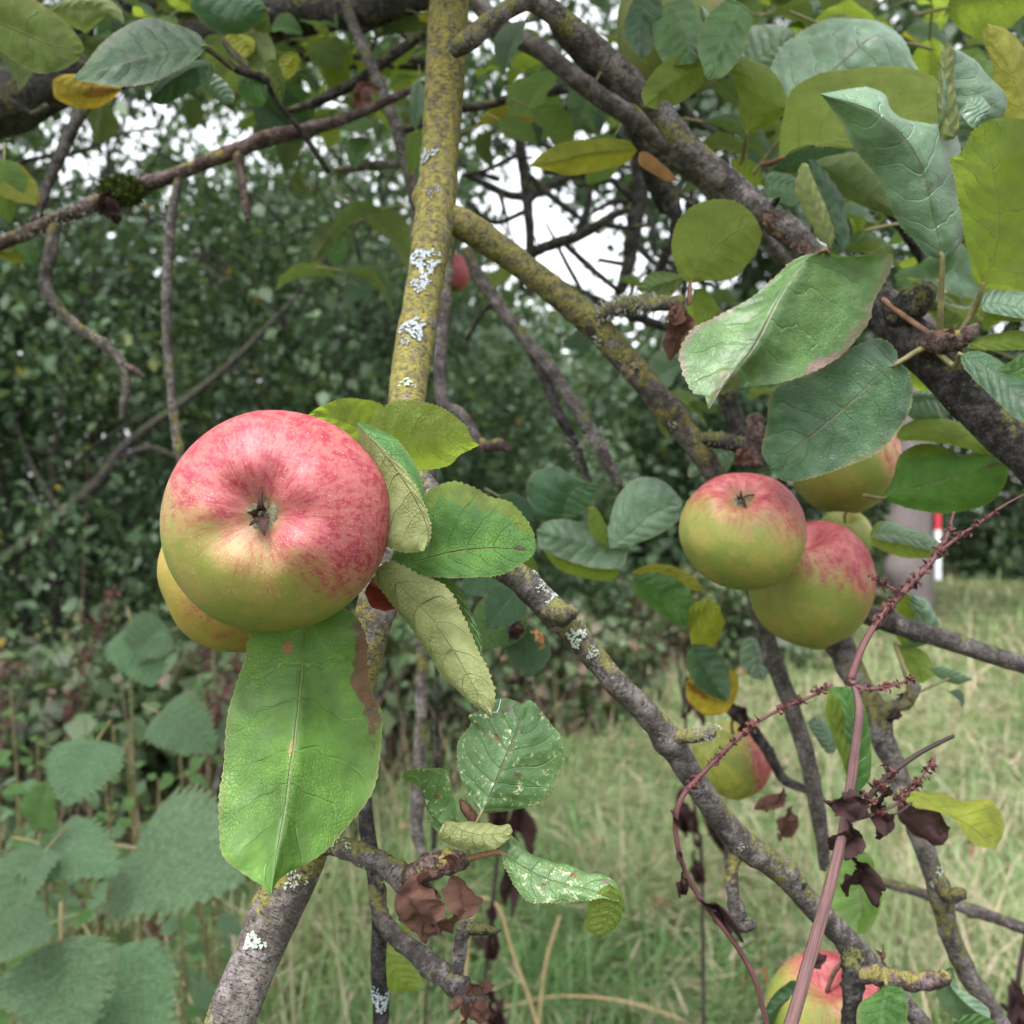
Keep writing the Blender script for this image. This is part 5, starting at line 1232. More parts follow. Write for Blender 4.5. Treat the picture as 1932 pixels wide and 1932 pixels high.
# --- leafy twigs between apples
leaf(f1, 'dark', [(1060, 985), (1068, 950), (1090, 920), (1126, 915)], [(1010, 975), (996, 930), (1005, 895), (1050, 880), (1085, 900)], [(1085, 975), (1115, 955), (1125, 935)], .72, .70, .008, .0, True, bow=.1, ruf=.03)
leaf(f1, 'pale', [(1186, 1040), (1140, 1030), (1090, 1020), (1012, 1000)], [(1160, 1000), (1100, 985), (1040, 982)], [(1170, 1070), (1110, 1068), (1055, 1050), (1020, 1030)], .70, .69, .008, .0, True, bow=.1, ruf=.03)
leaf(f1, 'under', [(1170, 1080), (1120, 1078), (1070, 1062), (1020, 1030)], [(1150, 1068), (1090, 1050), (1040, 1030)], [(1150, 1095), (1100, 1090), (1050, 1070)], .705, .70, .0, .004, False, bow=.1, ruf=.03)
leaf(f1, 'pale', [(1150, 1035), (1190, 1005), (1230, 970), (1288, 945)], [(1150, 990), (1165, 940), (1200, 905), (1250, 908)], [(1190, 1028), (1240, 1008), (1280, 980)], .69, .68, .006, .0, True, bow=.12, ruf=.03)
leaf(f1, 'under', [(1148, 1036), (1128, 1010), (1116, 980), (1110, 955)], [(1118, 1010), (1110, 985)], [(1150, 1015), (1140, 985), (1125, 960)], .695, .69, .0, .004, False, bow=.1, ruf=.03)
leaf(f1, 'pale', [(1345, 880), (1350, 860), (1362, 850), (1385, 848)], [(1300, 900), (1310, 860), (1345, 842)], [(1340, 920), (1370, 890), (1385, 865)], .72, .72, .0, .004, True)
leaf(f1, 'green', [(1195, 1090), (1235, 1110), (1275, 1140), (1320, 1180)], [(1230, 1080), (1280, 1095), (1315, 1140)], [(1200, 1120), (1240, 1155), (1290, 1180)], .74, .74, .0, .01, True, bow=.12, ruf=.03)
leaf(f1, 'yellow', [(1190, 1080), (1240, 1072), (1290, 1090), (1325, 1115)], [(1230, 1065), (1280, 1072), (1315, 1095)], [(1220, 1085), (1270, 1098), (1310, 1112)], .75, .74, .0, .006, False, bow=.1, ruf=.05)
leaf(f1, 'yellow', [(1300, 1190), (1325, 1160), (1345, 1150), (1362, 1160)], [(1300, 1150), (1330, 1130), (1355, 1140)], [(1310, 1225), (1350, 1210), (1365, 1180)], .74, .73, .0, .01, True, bow=.12, ruf=.05)
leaf(f1, 'dark', [(1310, 1215), (1325, 1250), (1345, 1285), (1370, 1325)], [(1300, 1225), (1295, 1260), (1320, 1300)], [(1345, 1222), (1372, 1255), (1378, 1300)], .74, .73, .01, .0, True, bow=.1, ruf=.03)
leaf(f1, 'gold', [(1385, 1325), (1355, 1325), (1325, 1310), (1295, 1285)], [(1395, 1300), (1388, 1270), (1365, 1262), (1320, 1270)], [(1365, 1345), (1330, 1350), (1298, 1320)], .755, .75, .0, .006, True, bow=.1, ruf=.05)
leaf(f1, 'pale', [(1415, 1200), (1425, 1225), (1430, 1255), (1440, 1285)], [(1402, 1210), (1395, 1240), (1415, 1275)], [(1440, 1210), (1450, 1240), (1448, 1270)], .74, .73, .0, .01, True)
# leaf by the split bark and the yellow leaf
leaf(b3, 'under', [(1303, 535), (1318, 500), (1355, 460), (1400, 430), (1438, 440)], [(1285, 520), (1268, 470), (1282, 415), (1330, 382), (1385, 380), (1420, 405)], [(1330, 528), (1380, 525), (1415, 490), (1432, 460)], .61, .60, .004, .006, False, bow=.06, ruf=.03, pet=[(1300, 575, .61), (1302, 550, .61)], label='olive leaf beside split bark', petm='petiole_red')
leaf(b3, 'under', [(1310, 545), (1325, 565), (1338, 580), (1345, 600)], [(1305, 565), (1310, 590), (1330, 602)], [(1330, 545), (1350, 570), (1352, 590)], .63, .63, .0, .004, False)
leaf(b3, 'dark', [(1295, 520), (1265, 530), (1230, 540), (1200, 545)], [(1270, 515), (1230, 515)], [(1270, 555), (1230, 562)], .66, .66, .0, .004, False)
leaf(b3, 'yellow', [(1203, 283), (1150, 285), (1100, 292), (1050, 305), (1000, 312)], [(1180, 266), (1130, 262), (1070, 268), (1030, 285)], [(1180, 308), (1140, 322), (1085, 330), (1035, 322)], .70, .69, .0, .02, False, bow=.06, ruf=.03, label='yellowing leaf lying level')
leaf(b3, 'rust', [(1205, 288), (1230, 305), (1255, 325), (1282, 342)], [(1222, 288), (1250, 310), (1270, 330)], [(1208, 312), (1235, 328), (1262, 340)], .70, .70, .0, .006, True, bow=.2, ruf=.1, name='dried_leaf')

# --- centre lower twig
b12 = branch('slim grey twig with a white lichen cuff hanging below the large hanging leaf', [(670, 1380, .56, 32), (685, 1480, .55, 32), (692, 1560, .54, 33), (705, 1640, .535, 34), (715, 1710, .53, 36), (716, 1760, .53, 34), (714, 1830, .53, 34), (718, 1890, .53, 35), (718, 1990, .53, 35)], 'bark_dark', rough=.07, knots=4)
lichen(b12, 718, 1885, 40, 'lichen', 46, .9); lichen(b12, 708, 1870, 24, 'lichen', 16, 1)
q = twig(b12, [(706, 1655, .535, 30), (718, 1725, .525, 36), (745, 1765, .52, 38), (785, 1795, .515, 40), (825, 1828, .51, 44), (860, 1860, .505, 46), (895, 1885, .50, 42), (915, 1895, .50, 24)], 'bark', 'side_twig', rough=.12, rings=.16, knots=6)
for (pts, m_) in [([(860, 1850, .505, 24), (868, 1800, .507, 28), (870, 1770, .508, 30), (880, 1752, .508, 30), (895, 1745, .508, 26)], 'bark'), ([(880, 1750, .508, 26), (905, 1752, .505, 26), (930, 1756, .503, 18), (945, 1755, .502, 5)], 'bark_dark')]:
    q2 = twig(q, pts, m_, 'spur', rough=.2, rings=.14, knots=3)
tuft(q, 858, 1850, 10, n=4); tuft(q2, 882, 1748, 26, n=40)
for i, (x, y, tx, ty, v) in enumerate([(880, 1880, 930, 1870, 0), (890, 1880, 945, 1925, 1), (870, 1890, 880, 1950, 2), (900, 1890, 910, 1945, 3)]): sleaf(b12, 'dry', x, y, .497, tx, ty, .49, (.2, -1, .3), v=v)
tube('bud', [(868, 1880, .495, 10), (862, 1890, .49, 26), (855, 1898, .488, 22), (850, 1905, .487, 8)], M['bud'], b12, rough=.2)
leaf(b12, 'under', [(725, 1785), (735, 1815), (755, 1845), (790, 1868)], [(735, 1785), (765, 1810), (800, 1855)], [(715, 1810), (725, 1850), (755, 1870)], .60, .59, .0, .01, False)
sleaf(b12, 'yellow', 770, 1745, .60, 740, 1790, .6, (0, -1, .2), v=1)

# --- thin twigs behind
b13 = branch('thin straight olive twig hanging just right of the mossy limb', [(848, 395, .80, 26), (845, 470, .79, 27), (840, 560, .78, 28), (833, 650, .77, 28), (830, 720, .76, 28), (838, 762, .755, 26), (865, 778, .75, 26), (885, 800, .75, 26), (900, 830, .75, 22), (915, 850, .748, 18)], 'bark_half', rough=.10, knots=8)
q = twig(b13, [(905, 832, .75, 18), (920, 842, .745, 20), (945, 838, .742, 28), (958, 848, .742, 18)], 'bark_red', 'bud', rough=.25, rings=.2)
b14 = branch('thin dark twig pair hanging down in the middle behind the fork', [(880, 470, .95, 24), (905, 525, .94, 28), (945, 580, .93, 30), (990, 640, .92, 30), (1035, 690, .91, 30), (1075, 750, .90, 30), (1110, 805, .89, 30), (1140, 860, .88, 28), (1168, 915, .88, 22)], 'bark', rough=.12, knots=10)
q = twig(b14, [(1000, 655, .92, 24), (1030, 720, .91, 24), (1055, 780, .90, 22), (1085, 840, .90, 22), (1112, 910, .90, 14)], 'bark_dark', rough=.12, knots=6); tuft(q, 1075, 850, 36, n=50); tuft(b14, 1140, 825, 44, n=60)
twig(b14, [(985, 640, .92, 18), (950, 600, .93, 14), (920, 580, .93, 12), (880, 640, .94, 10)], 'bark_dark')
b14b = branch('pair of bare sticks standing behind the twig with the lichen cuff', [(815, 870, .82, 24), (806, 1000, .82, 26), (800, 1150, .82, 28), (796, 1300, .82, 28), (790, 1450, .82, 27), (786, 1560, .82, 28), (800, 1620, .82, 22)], 'bark', rough=.10, knots=6)
twig(b14b, [(806, 1000, .82, 12), (822, 1200, .86, 11), (824, 1400, .88, 11), (820, 1600, .9, 9)], 'bark_dark')
# leaves behind the big hanging leaf
tl = b14b
for args in [('dark', 985, 1105, .66, 920, 1180, .64, (0, -1, .3), 1.1), ('green', 985, 1130, .68, 900, 1215, .66, (-.2, -.9, .4), 1.2), ('dark', 990, 1175, .68, 1000, 1275, .66, (.2, -1, .1), 1.25), ('dark', 960, 1070, .7, 870, 1110, .69, (0, -.8, .6), 1.1), ('dark', 940, 935, .72, 1010, 980, .71, (0, -.8, .6), 1.0), ('under', 985, 1040, .70, 1005, 1110, .7, (0, -1, .1), .8)]:
    sleaf(tl, args[0], *args[1:7], up=args[7], wide=args[8], v=2)
sleaf(tl, 'drydark', 985, 1170, .64, 975, 1225, .635, (0, -1, 0), v=1); sleaf(tl, 'rust', 1000, 1190, .63, 1045, 1205, .63, (0, -.6, .8), v=1)

# --- long dark branch across the left
b15 = branch('long brown branch with a moss clump crossing the sky gap at left', [(-60, 500, .86, 26), (0, 462, .85, 28), (50, 440, .85, 36), (110, 415, .85, 38), (170, 388, .85, 38), (230, 362, .85, 42), (300, 340, .85, 38), (380, 310, .85, 36), (440, 285, .85, 38), (500, 262, .85, 40), (560, 248, .86, 36), (640, 228, .87, 28), (720, 195, .88, 22), (800, 160, .89, 18)], 'bark_red', rough=.16, knots=12, wob=.08, wf=.74)
twig(b15, [(338, 330, .85, 18), (325, 400, .845, 20), (318, 480, .84, 22), (314, 580, .84, 22), (318, 680, .84, 20), (326, 760, .835, 20), (334, 830, .83, 22), (345, 890, .83, 18)], 'bark', rough=.13, knots=8)
twig(b15, [(105, 420, .85, 26), (95, 480, .84, 28), (85, 535, .84, 26), (110, 580, .835, 24), (150, 620, .83, 24), (195, 650, .83, 22), (232, 690, .83, 22), (238, 735, .83, 20), (230, 790, .83, 14)], 'bark', rough=.16, knots=8)
twig(b15, [(232, 690, .83, 18), (255, 700, .83, 16), (270, 715, .83, 8)], 'bark_red', 'spur', rough=.2)
twig(b15, [(60, 435, .85, 20), (90, 350, .86, 22), (115, 290, .87, 24), (140, 235, .88, 26), (165, 190, .89, 30), (190, 130, .9, 30)], 'bark_dark', rough=.13, knots=5)
twig(b15, [(450, 285, .85, 30), (455, 330, .845, 20), (462, 380, .84, 18), (468, 415, .84, 12)], 'bark_red', 'bark_strip', rough=.2)
twig(b15, [(90, 200, .9, 18), (60, 215, .9, 16), (20, 190, .9, 14)], 'bark_dark')
# moss clump
Pm = RNG.normal(0, 1, (900, 3)); Pm /= np.linalg.norm(Pm, axis=1)[:, None]
cm = W(232, 360, .845)
Vm = []; Fm = []
for k, pq in enumerate(Pm):
    b_ = cm + pq * np.array([.019, .013, .011]) * (0.75 + .25 * RNG.random()); t_ = b_ + pq * .004 + RNG.normal(0, .0012, 3); s_ = np.cross(pq, RNG.normal(0, 1, 3)); s_ = s_ / np.linalg.norm(s_) * .0012
    Vm += [b_ - s_, b_ + s_, t_]; Fm.append((3 * k, 3 * k + 1, 3 * k + 2))
obj('moss_clump', np.array(Vm), Fm, M['moss'], b15, origin=cm, smooth=False)
tube('moss_core', [(200, 368, .85, 20), (232, 358, .845, 58), (265, 348, .85, 20)], M['moss'], b15, rough=.3)
tuft(b15, 100, 425, 50, 'lichen_grey', 60); tuft(b15, 60, 435, 40, 'lichen_grey', 50); sleaf(b15, 'drydark', 200, 380, .84, 215, 430, .84, (0, -1, 0), v=0); sleaf(b15, 'drydark', 235, 370, .84, 180, 430, .84, (0, -1, 0), v=1)
tuft(b15, 335, 820, 40, 'lichen', 40); tuft(b15, 278, 628, 30, 'lichen', 30)
# leaves at the left edge
for a in [('yellow', 10, 330, .80, 60, 380, .78, (0, -1, .3), .9), ('under', 8, 300, .8, 10, 400, .78, (.3, -1, .2), 1.0), ('gold', 0, 320, .82, 65, 345, .8, (0, -.8, .5), .8), ('green', 60, 410, .88, 110, 395, .88, (0, -.6, .8), 1), ('green', 40, 440, .9, 60, 500, .9, (0, -.8, .5), 1.2), ('yellow', 0, 475, .86, 40, 490, .85, (0, -.8, .5), 1)]:
    sleaf(b15, *a[:7], up=a[7], wide=a[8])

# --- crown limb top left with its leaves
c1 = branch('thick black limb in shade along the top left corner', [(-160, 250, 1.15, 120), (0, 195, 1.12, 130), (120, 150, 1.12, 110), (280, 95, 1.12, 110), (450, 45, 1.12, 100), (620, 5, 1.12, 110), (780, -30, 1.12, 110)], 'bark_dark', rough=.14, knots=6)
twig(c1, [(560, 20, 1.1, 60), (650, 28, 1.08, 64), (740, 12, 1.06, 58), (800, -5, 1.05, 50)], 'bark_dark', 'limb', rough=.15)
leaf(c1, 'olive', [(-30, 30), (40, 60), (100, 85), (160, 95)], [(-10, -25), (60, 0), (120, 40), (150, 75)], [(-20, 70), (30, 115), (80, 138), (125, 128)], .66, .64, .006, .0, False, bow=.08, ruf=.03, label='shaded olive leaf cut by the frame')
leaf(c1, 'dark', [(392, 88), (330, 95), (270, 108), (205, 128), (138, 150)], [(370, 62), (320, 40), (270, 36), (215, 62), (170, 105)], [(350, 122), (300, 148), (245, 160), (190, 158)], .64, .62, .02, -.004, True, bow=.06, ruf=.02, pet=[(440, 130, .68)], label='dusty dark green leaf')
leaf(c1, 'gold', [(100, 150), (140, 165), (185, 170), (230, 168)], [(130, 140), (190, 148), (220, 158)], [(105, 185), (150, 203), (195, 198)], .69, .68, .0, .01, True, bow=.05, ruf=.03, label='golden leaf with brown patch')
leaf(c1, 'dark', [(400, 118), (360, 130), (320, 155), (282, 190)], [(370, 112), (320, 130), (290, 165)], [(400, 145), (360, 172), (310, 196)], .66, .65, .01, .0, True, bow=.1, ruf=.03)
leaf(c1, 'pale', [(372, 150), (395, 160), (420, 180), (440, 195)], [(400, 138), (425, 155), (442, 180)], [(380, 165), (405, 185), (425, 196)], .68, .68, .0, .004, True)
leaf(c1, 'green', [(95, 20), (140, 15), (190, 18), (235, 45)], [(130, 0), (190, -5), (225, 15)], [(110, 35), (150, 55), (165, 60), (200, 30)], .70, .70, .0, .01, False, bow=.2, ruf=.05)
leaf(c1, 'dark', [(360, -10), (400, 20), (440, 40), (500, 15)], [(400, -15), (450, -5), (490, 0)], [(365, 20), (400, 55), (450, 62), (490, 40)], .68, .68, .0, .01, True, bow=.1, ruf=.03)
leaf(c1, 'olive', [(470, 45), (490, 30), (505, 25), (514, 60)], [(480, 20), (500, 10)], [(480, 55), (500, 62)], .70, .70, .0, .004, False)
leaf(c1, 'yellow', [(560, 100), (550, 115), (540, 130), (542, 152)], [(540, 98), (525, 115), (530, 140)], [(566, 112), (560, 135)], .72, .72, .0, .004, True)
leaf(c1, 'green', [(448, 165), (465, 150), (485, 155), (505, 175)], [(455, 145), (480, 140), (500, 155)], [(460, 190), (485, 200), (500, 195)], .70, .70, .0, .006, True)
leaf(c1, 'olive', [(512, 110), (520, 140), (530, 170), (532, 200)], [(500, 120), (512, 160)], [(525, 120), (538, 160)], .70, .70, .0, .004, False)
leaf(c1, 'yellow', [(440, 60), (460, 75), (470, 95), (465, 110)], [(425, 70), (440, 100)], [(475, 70), (480, 95)], .74, .74, .0, .004, False)
twig(c1, [(372, 80, .68, 10), (410, 105, .68, 14), (450, 132, .69, 18), (500, 150, .70, 20), (525, 195, .71, 14), (570, 250, .72, 12), (620, 325, .73, 12)], 'bark_dark')
twig(c1, [(420, 75, .7, 12), (440, 100, .7, 16), (470, 125, .7, 14)], 'bark')
scatter_leaves(c1, -40, 480, -20, 80, .85, 1.05, 16, .07, ['dark', 'green', 'under'])
scatter_leaves(c1, 0, 800, -30, 110, 1.0, 1.6, 34, .08, ['dark', 'dark', 'green'])
scatter_leaves(c1, 440, 800, -10, 130, .95, 1.3, 20, .065, ['dark', 'green', 'under', 'yellow'])
c2 = branch('grey lichened twig hanging left of the mossy limb from the top', [(640, -30, 1.0, 22), (660, 30, .99, 24), (690, 100, .97, 24), (720, 170, .96, 25), (745, 235, .95, 26), (768, 310, .95, 28), (785, 400, .95, 24), (790, 500, .95, 18)], 'bark', rough=.12, knots=8)
for x, y in [(765, 305), (755, 270), (715, 165)]: tuft(c2, x, y, 30, 'lichen_grey', 40)
twig(c2, [(762, 245, .94, 20), (800, 232, .94, 18), (840, 225, .95, 16)], 'bark_dark')
twig(c2, [(770, 310, .95, 18), (700, 312, .96, 18), (630, 322, .97, 14)], 'bark')
twig(c2, [(800, 62, .98, 22), (740, 105, .98, 24), (680, 150, .99, 24), (600, 190, 1.0, 22), (540, 210, 1.0, 14)], 'bark_dark', rough=.13, knots=4)
for a in [('pale', 790, 150, .80, 785, 235, .79, (.3, -1, .2), .6, 0), ('under', 785, 250, .82, 780, 310, .8, (.2, -1, .1), .7, 1), ('green', 700, 225, .95, 650, 240, .93, (0, -.7, .7), 1.3, 2), ('green', 690, 260, .95, 665, 300, .93, (0, -.9, .3), 1.2, 1), ('dry', 720, 170, .9, 650, 215, .9, (0, -.9, .3), 1, 1)]:
    sleaf(c2, *a[:7], up=a[7], wide=a[8], v=a[9])
scatter_leaves(c2, 610, 790, 380, 560, 1.0, 1.4, 9, .075, ['green', 'dark'])
scatter_leaves(c2, 380, 800, 0, 200, 1.1, 1.8, 40, .075, ['dark', 'dark', 'green', 'under'])
scatter_leaves(c2, 560, 790, 60, 330, 1.1, 1.5, 10, .07, ['green', 'dark', 'under'])
rt = random.Random(12)
c5 = branch('tangle of dark shaded twigs and leaves overhead left of the mossy limb', [(120, -60, 1.6, 60), (300, 20, 1.6, 56), (480, 70, 1.6, 50), (640, 110, 1.6, 40), (800, 120, 1.6, 30)], 'bark_dark', rough=.14, knots=4)
for k in range(38):
    x, y, d = rt.uniform(40, 820), rt.uniform(-20, 130), rt.uniform(1.2, 1.9); a = rt.uniform(-.9, .9) + (math.pi if rt.random() < .5 else 0); L = rt.uniform(90, 240)
    pts = [(x, y, d, rt.uniform(14, 30))]
    for q in range(4):
        a += rt.gauss(0, .35); x += math.cos(a) * L / 4; y += math.sin(a) * L / 4 + 4; pts.append((x, y, d, pts[0][3] * (1 - .2 * (q + 1))))
    twig(c5, pts, 'bark_dark', rough=.12, wob=.2)
scatter_leaves(c5, -20, 480, -30, 190, 1.2, 1.9, 48, .085, ['dark', 'dark', 'green'])
scatter_leaves(c5, 430, 830, -30, 230, 1.3, 2.0, 48, .085, ['dark', 'dark', 'green', 'under'])
# --- second limb parallel to the arch
b5 = branch('slender olive branch running parallel below the arching dark branch', [(880, -20, .80, 40), (935, 45, .79, 42), (985, 75, .785, 42), (1030, 102, .78, 42), (1085, 148, .78, 42), (1150, 195, .78, 43), (1230, 248, .785, 44), (1285, 300, .79, 46), (1325, 340, .80, 40), (1390, 400, .82, 36), (1460, 470, .84, 30), (1540, 560, .86, 24)], 'bark_half', rough=.09, knots=10)
twig(b5, [(1040, 20, .84, 36), (1075, 80, .85, 40), (1120, 130, .86, 36), (1180, 200, .88, 36), (1225, 330, .92, 30), (1255, 400, .93, 24)], 'bark_dark', rough=.12, knots=6)
twig(b5, [(1215, 300, .9, 30), (1260, 360, .9, 34), (1275, 430, .9, 24), (1240, 520, .92, 18), (1215, 600, .93, 14)], 'bark_dark', rough=.14, knots=5)
twig(b5, [(1070, 168, .92, 22), (1000, 175, .93, 22), (930, 195, .94, 20), (870, 205, .95, 20)], 'bark_dark', rough=.14, knots=4)
for a in [('pale', 990, 40, .74, 935, 120, .73, (-.3, -.9, .3), .9, 1), ('under', 1040, 130, .9, 960, 235, .88, (0, -.5, .9), 1, 0), ('under', 940, 225, .8, 1010, 265, .79, (0, -.9, .4), 1.0, 2), ('under', 1000, 205, .8, 1090, 270, .78, (.2, -.9, .4), .8, 1), ('green', 1120, 160, .85, 1080, 240, .84, (0, -.9, .3), 1, 0), ('gold', 1010, 230, .82, 955, 235, .8, (0, -.9, .3), .6, 1), ('under', 1160, 255, .84, 1110, 340, .82, (.2, -1, .1), .9, 2)]:
    sleaf(b5, *a[:7], up=a[7], wide=a[8], v=a[9])
scatter_leaves(b5, 880, 1240, 60, 260, .95, 1.4, 26, .07, ['green', 'dark', 'under', 'under', 'yellow'])
scatter_leaves(b5, 950, 1200, 440, 620, 1.2, 1.6, 9, .08, ['dark', 'pale', 'green'])
# --- leafy crown upper right
c3 = branch('leafy branch crowding the upper right corner with overlapping pale and yellow green leaves', [(1180, -60, .85, 30), (1300, 40, .84, 34), (1420, 150, .83, 34), (1500, 230, .82, 32), (1580, 300, .82, 30), (1680, 400, .83, 26), (1760, 520, .85, 22)], 'bark_dark', rough=.1)
leaf(c3, 'under', [(1470, 300), (1505, 285), (1560, 268), (1640, 264), (1700, 262), (1772, 258)], [(1478, 230), (1492, 175), (1530, 148), (1570, 133), (1640, 128), (1700, 135), (1762, 150), (1778, 200)], [(1520, 275), (1600, 278), (1700, 270)], .63, .60, .02, .0, False, bow=.06, ruf=.03, pet=[(1440, 310, .66), (1455, 308, .64)], petm='petiole_red', petw=14, label='broad yellow green leaf underside in upper right')
leaf(c3, 'pale', [(1475, 215), (1540, 165), (1600, 110), (1660, 70), (1735, 135)], [(1455, 150), (1480, 85), (1540, 45), (1590, 33), (1650, 42), (1700, 75)], [(1530, 185), (1620, 150), (1700, 148)], .68, .66, .03, .0, True, bow=.05, ruf=.02, label='large pale blue green leaf')
leaf(c3, 'pale', [(1395, 125), (1430, 110), (1470, 85), (1500, 62)], [(1390, 90), (1410, 55), (1455, 48), (1490, 52)], [(1410, 135), (1450, 130), (1490, 100)], .72, .70, .01, .0, True, bow=.05)
leaf(c3, 'under', [(1408, 255), (1412, 210), (1420, 150), (1380, 110), (1295, 85)], [(1395, 220), (1392, 170), (1370, 125), (1320, 95)], [(1440, 240), (1480, 215), (1490, 200), (1468, 150), (1420, 122), (1350, 92)], .66, .63, .0, .02, False, bow=.10, ruf=.04, pet=[(1402, 300, .68)], petw=11)
leaf(c3, 'pale', [(1400, 125), (1372, 105), (1345, 70), (1322, 8)], [(1370, 118), (1330, 100), (1300, 88), (1318, 60)], [(1395, 105), (1375, 70), (1345, 35)], .65, .64, .006, .012, True, bow=.1, ruf=.03)
leaf(c3, 'green', [(1262, 5), (1280, 45), (1300, 90), (1298, 122)], [(1242, 20), (1232, 60), (1255, 120)], [(1300, 0), (1330, 50), (1320, 110)], .63, .61, .0, .01, True, bow=.08, ruf=.04)
leaf(c3, 'green', [(1400, 5), (1385, 50), (1360, 100), (1335, 150)], [(1370, 0), (1330, 40), (1318, 100)], [(1420, 30), (1405, 90), (1370, 140)], .62, .60, .0, .012, True, bow=.08, ruf=.04)
leaf(c3, 'under', [(1330, 120), (1295, 140), (1255, 165), (1215, 200)], [(1300, 100), (1250, 120), (1215, 165)], [(1330, 150), (1295, 185), (1250, 205)], .62, .60, .0, .01, False, bow=.08, ruf=.04)
leaf(c3, 'dark', [(1225, -20), (1215, 20), (1205, 60), (1212, 110)], [(1195, 0), (1178, 50), (1190, 90)], [(1250, 10), (1240, 60), (1228, 95)], .62, .61, .0, .01, True, bow=.1, ruf=.04)
leaf(c3, 'fuzzy', [(1568, 470), (1550, 420), (1530, 370), (1512, 308)], [(1548, 450), (1520, 400), (1502, 350)], [(1572, 440), (1560, 400), (1535, 340), (1522, 310)], .63, .62, .012, .0, False, bow=.2, ruf=.06, rf=24)
leaf(c3, 'dark', [(1590, 480), (1575, 430), (1555, 370), (1525, 300)], [(1570, 450), (1550, 400), (1530, 340)], [(1600, 450), (1590, 390), (1575, 350), (1540, 305)], .64, .63, .0, .008, True, bow=.1, ruf=.04, rf=20)
leaf(c3, 'dark', [(1530, 305), (1580, 330), (1640, 370), (1715, 415)], [(1570, 295), (1620, 292), (1670, 320), (1710, 380)], [(1550, 350), (1600, 375), (1660, 400)], .66, .65, .01, .006, False, bow=.07, ruf=.03)
leaf(c3, 'pale', [(1440, 335), (1470, 345), (1500, 355), (1510, 375)], [(1460, 325), (1500, 335)], [(1445, 365), (1480, 385), (1500, 388)], .72, .72, .0, .004, True)
leaf(c3, 'under', [(1380, 300), (1410, 310), (1435, 330), (1445, 352)], [(1400, 298), (1430, 312)], [(1385, 320), (1415, 345)], .72, .72, .0, .004, False)
leaf(c3, 'dark', [(1455, 320), (1510, 300), (1560, 290), (1600, 280)], [(1490, 290), (1560, 275)], [(1500, 325), (1570, 310)], .72, .70, .0, .004, True)
twig(c3, [(1420, 330, .68, 9), (1450, 290, .67, 9), (1482, 252, .66, 8)], 'petiole', 'leaf_stalk'); twig(c3, [(1398, 310, .69, 9), (1405, 270, .68, 9)], 'petiole', 'leaf_stalk')
scatter_leaves(c3, 1330, 1960, -40, 120, .80, 1.1, 34, .08, ['green', 'under', 'pale', 'under', 'green'])
scatter_leaves(c3, 1290, 1560, 190, 330, .88, 1.2, 18, .075, ['under', 'pale', 'dark', 'green'])
scatter_leaves(c3, 1560, 1960, 380, 600, .75, 1.2, 30, .08, ['green', 'pale', 'under', 'dark'])
c4 = branch('leafy twig further back behind the spur of large right hand leaves', [(1960, 250, 1.3, 36), (1850, 420, 1.3, 32), (1700, 560, 1.3, 28), (1550, 640, 1.3, 22), (1420, 690, 1.3, 14)], 'bark_dark', rough=.1)
scatter_leaves(c4, 1180, 1500, 560, 780, 1.15, 1.6, 20, .08, ['green', 'dark', 'under', 'pale'])
scatter_leaves(c4, 1640, 1960, 560, 800, 1.0, 1.5, 14, .08, ['green', 'under', 'dark'])
scatter_leaves(c4, 1500, 1960, 60, 420, 1.1, 1.6, 40, .085, ['under', 'green', 'dark', 'pale', 'yellow'])
twig(c4, [(1370, 740, .95, 44), (1385, 790, .95, 40), (1400, 850, .95, 34)], 'bark_dark')
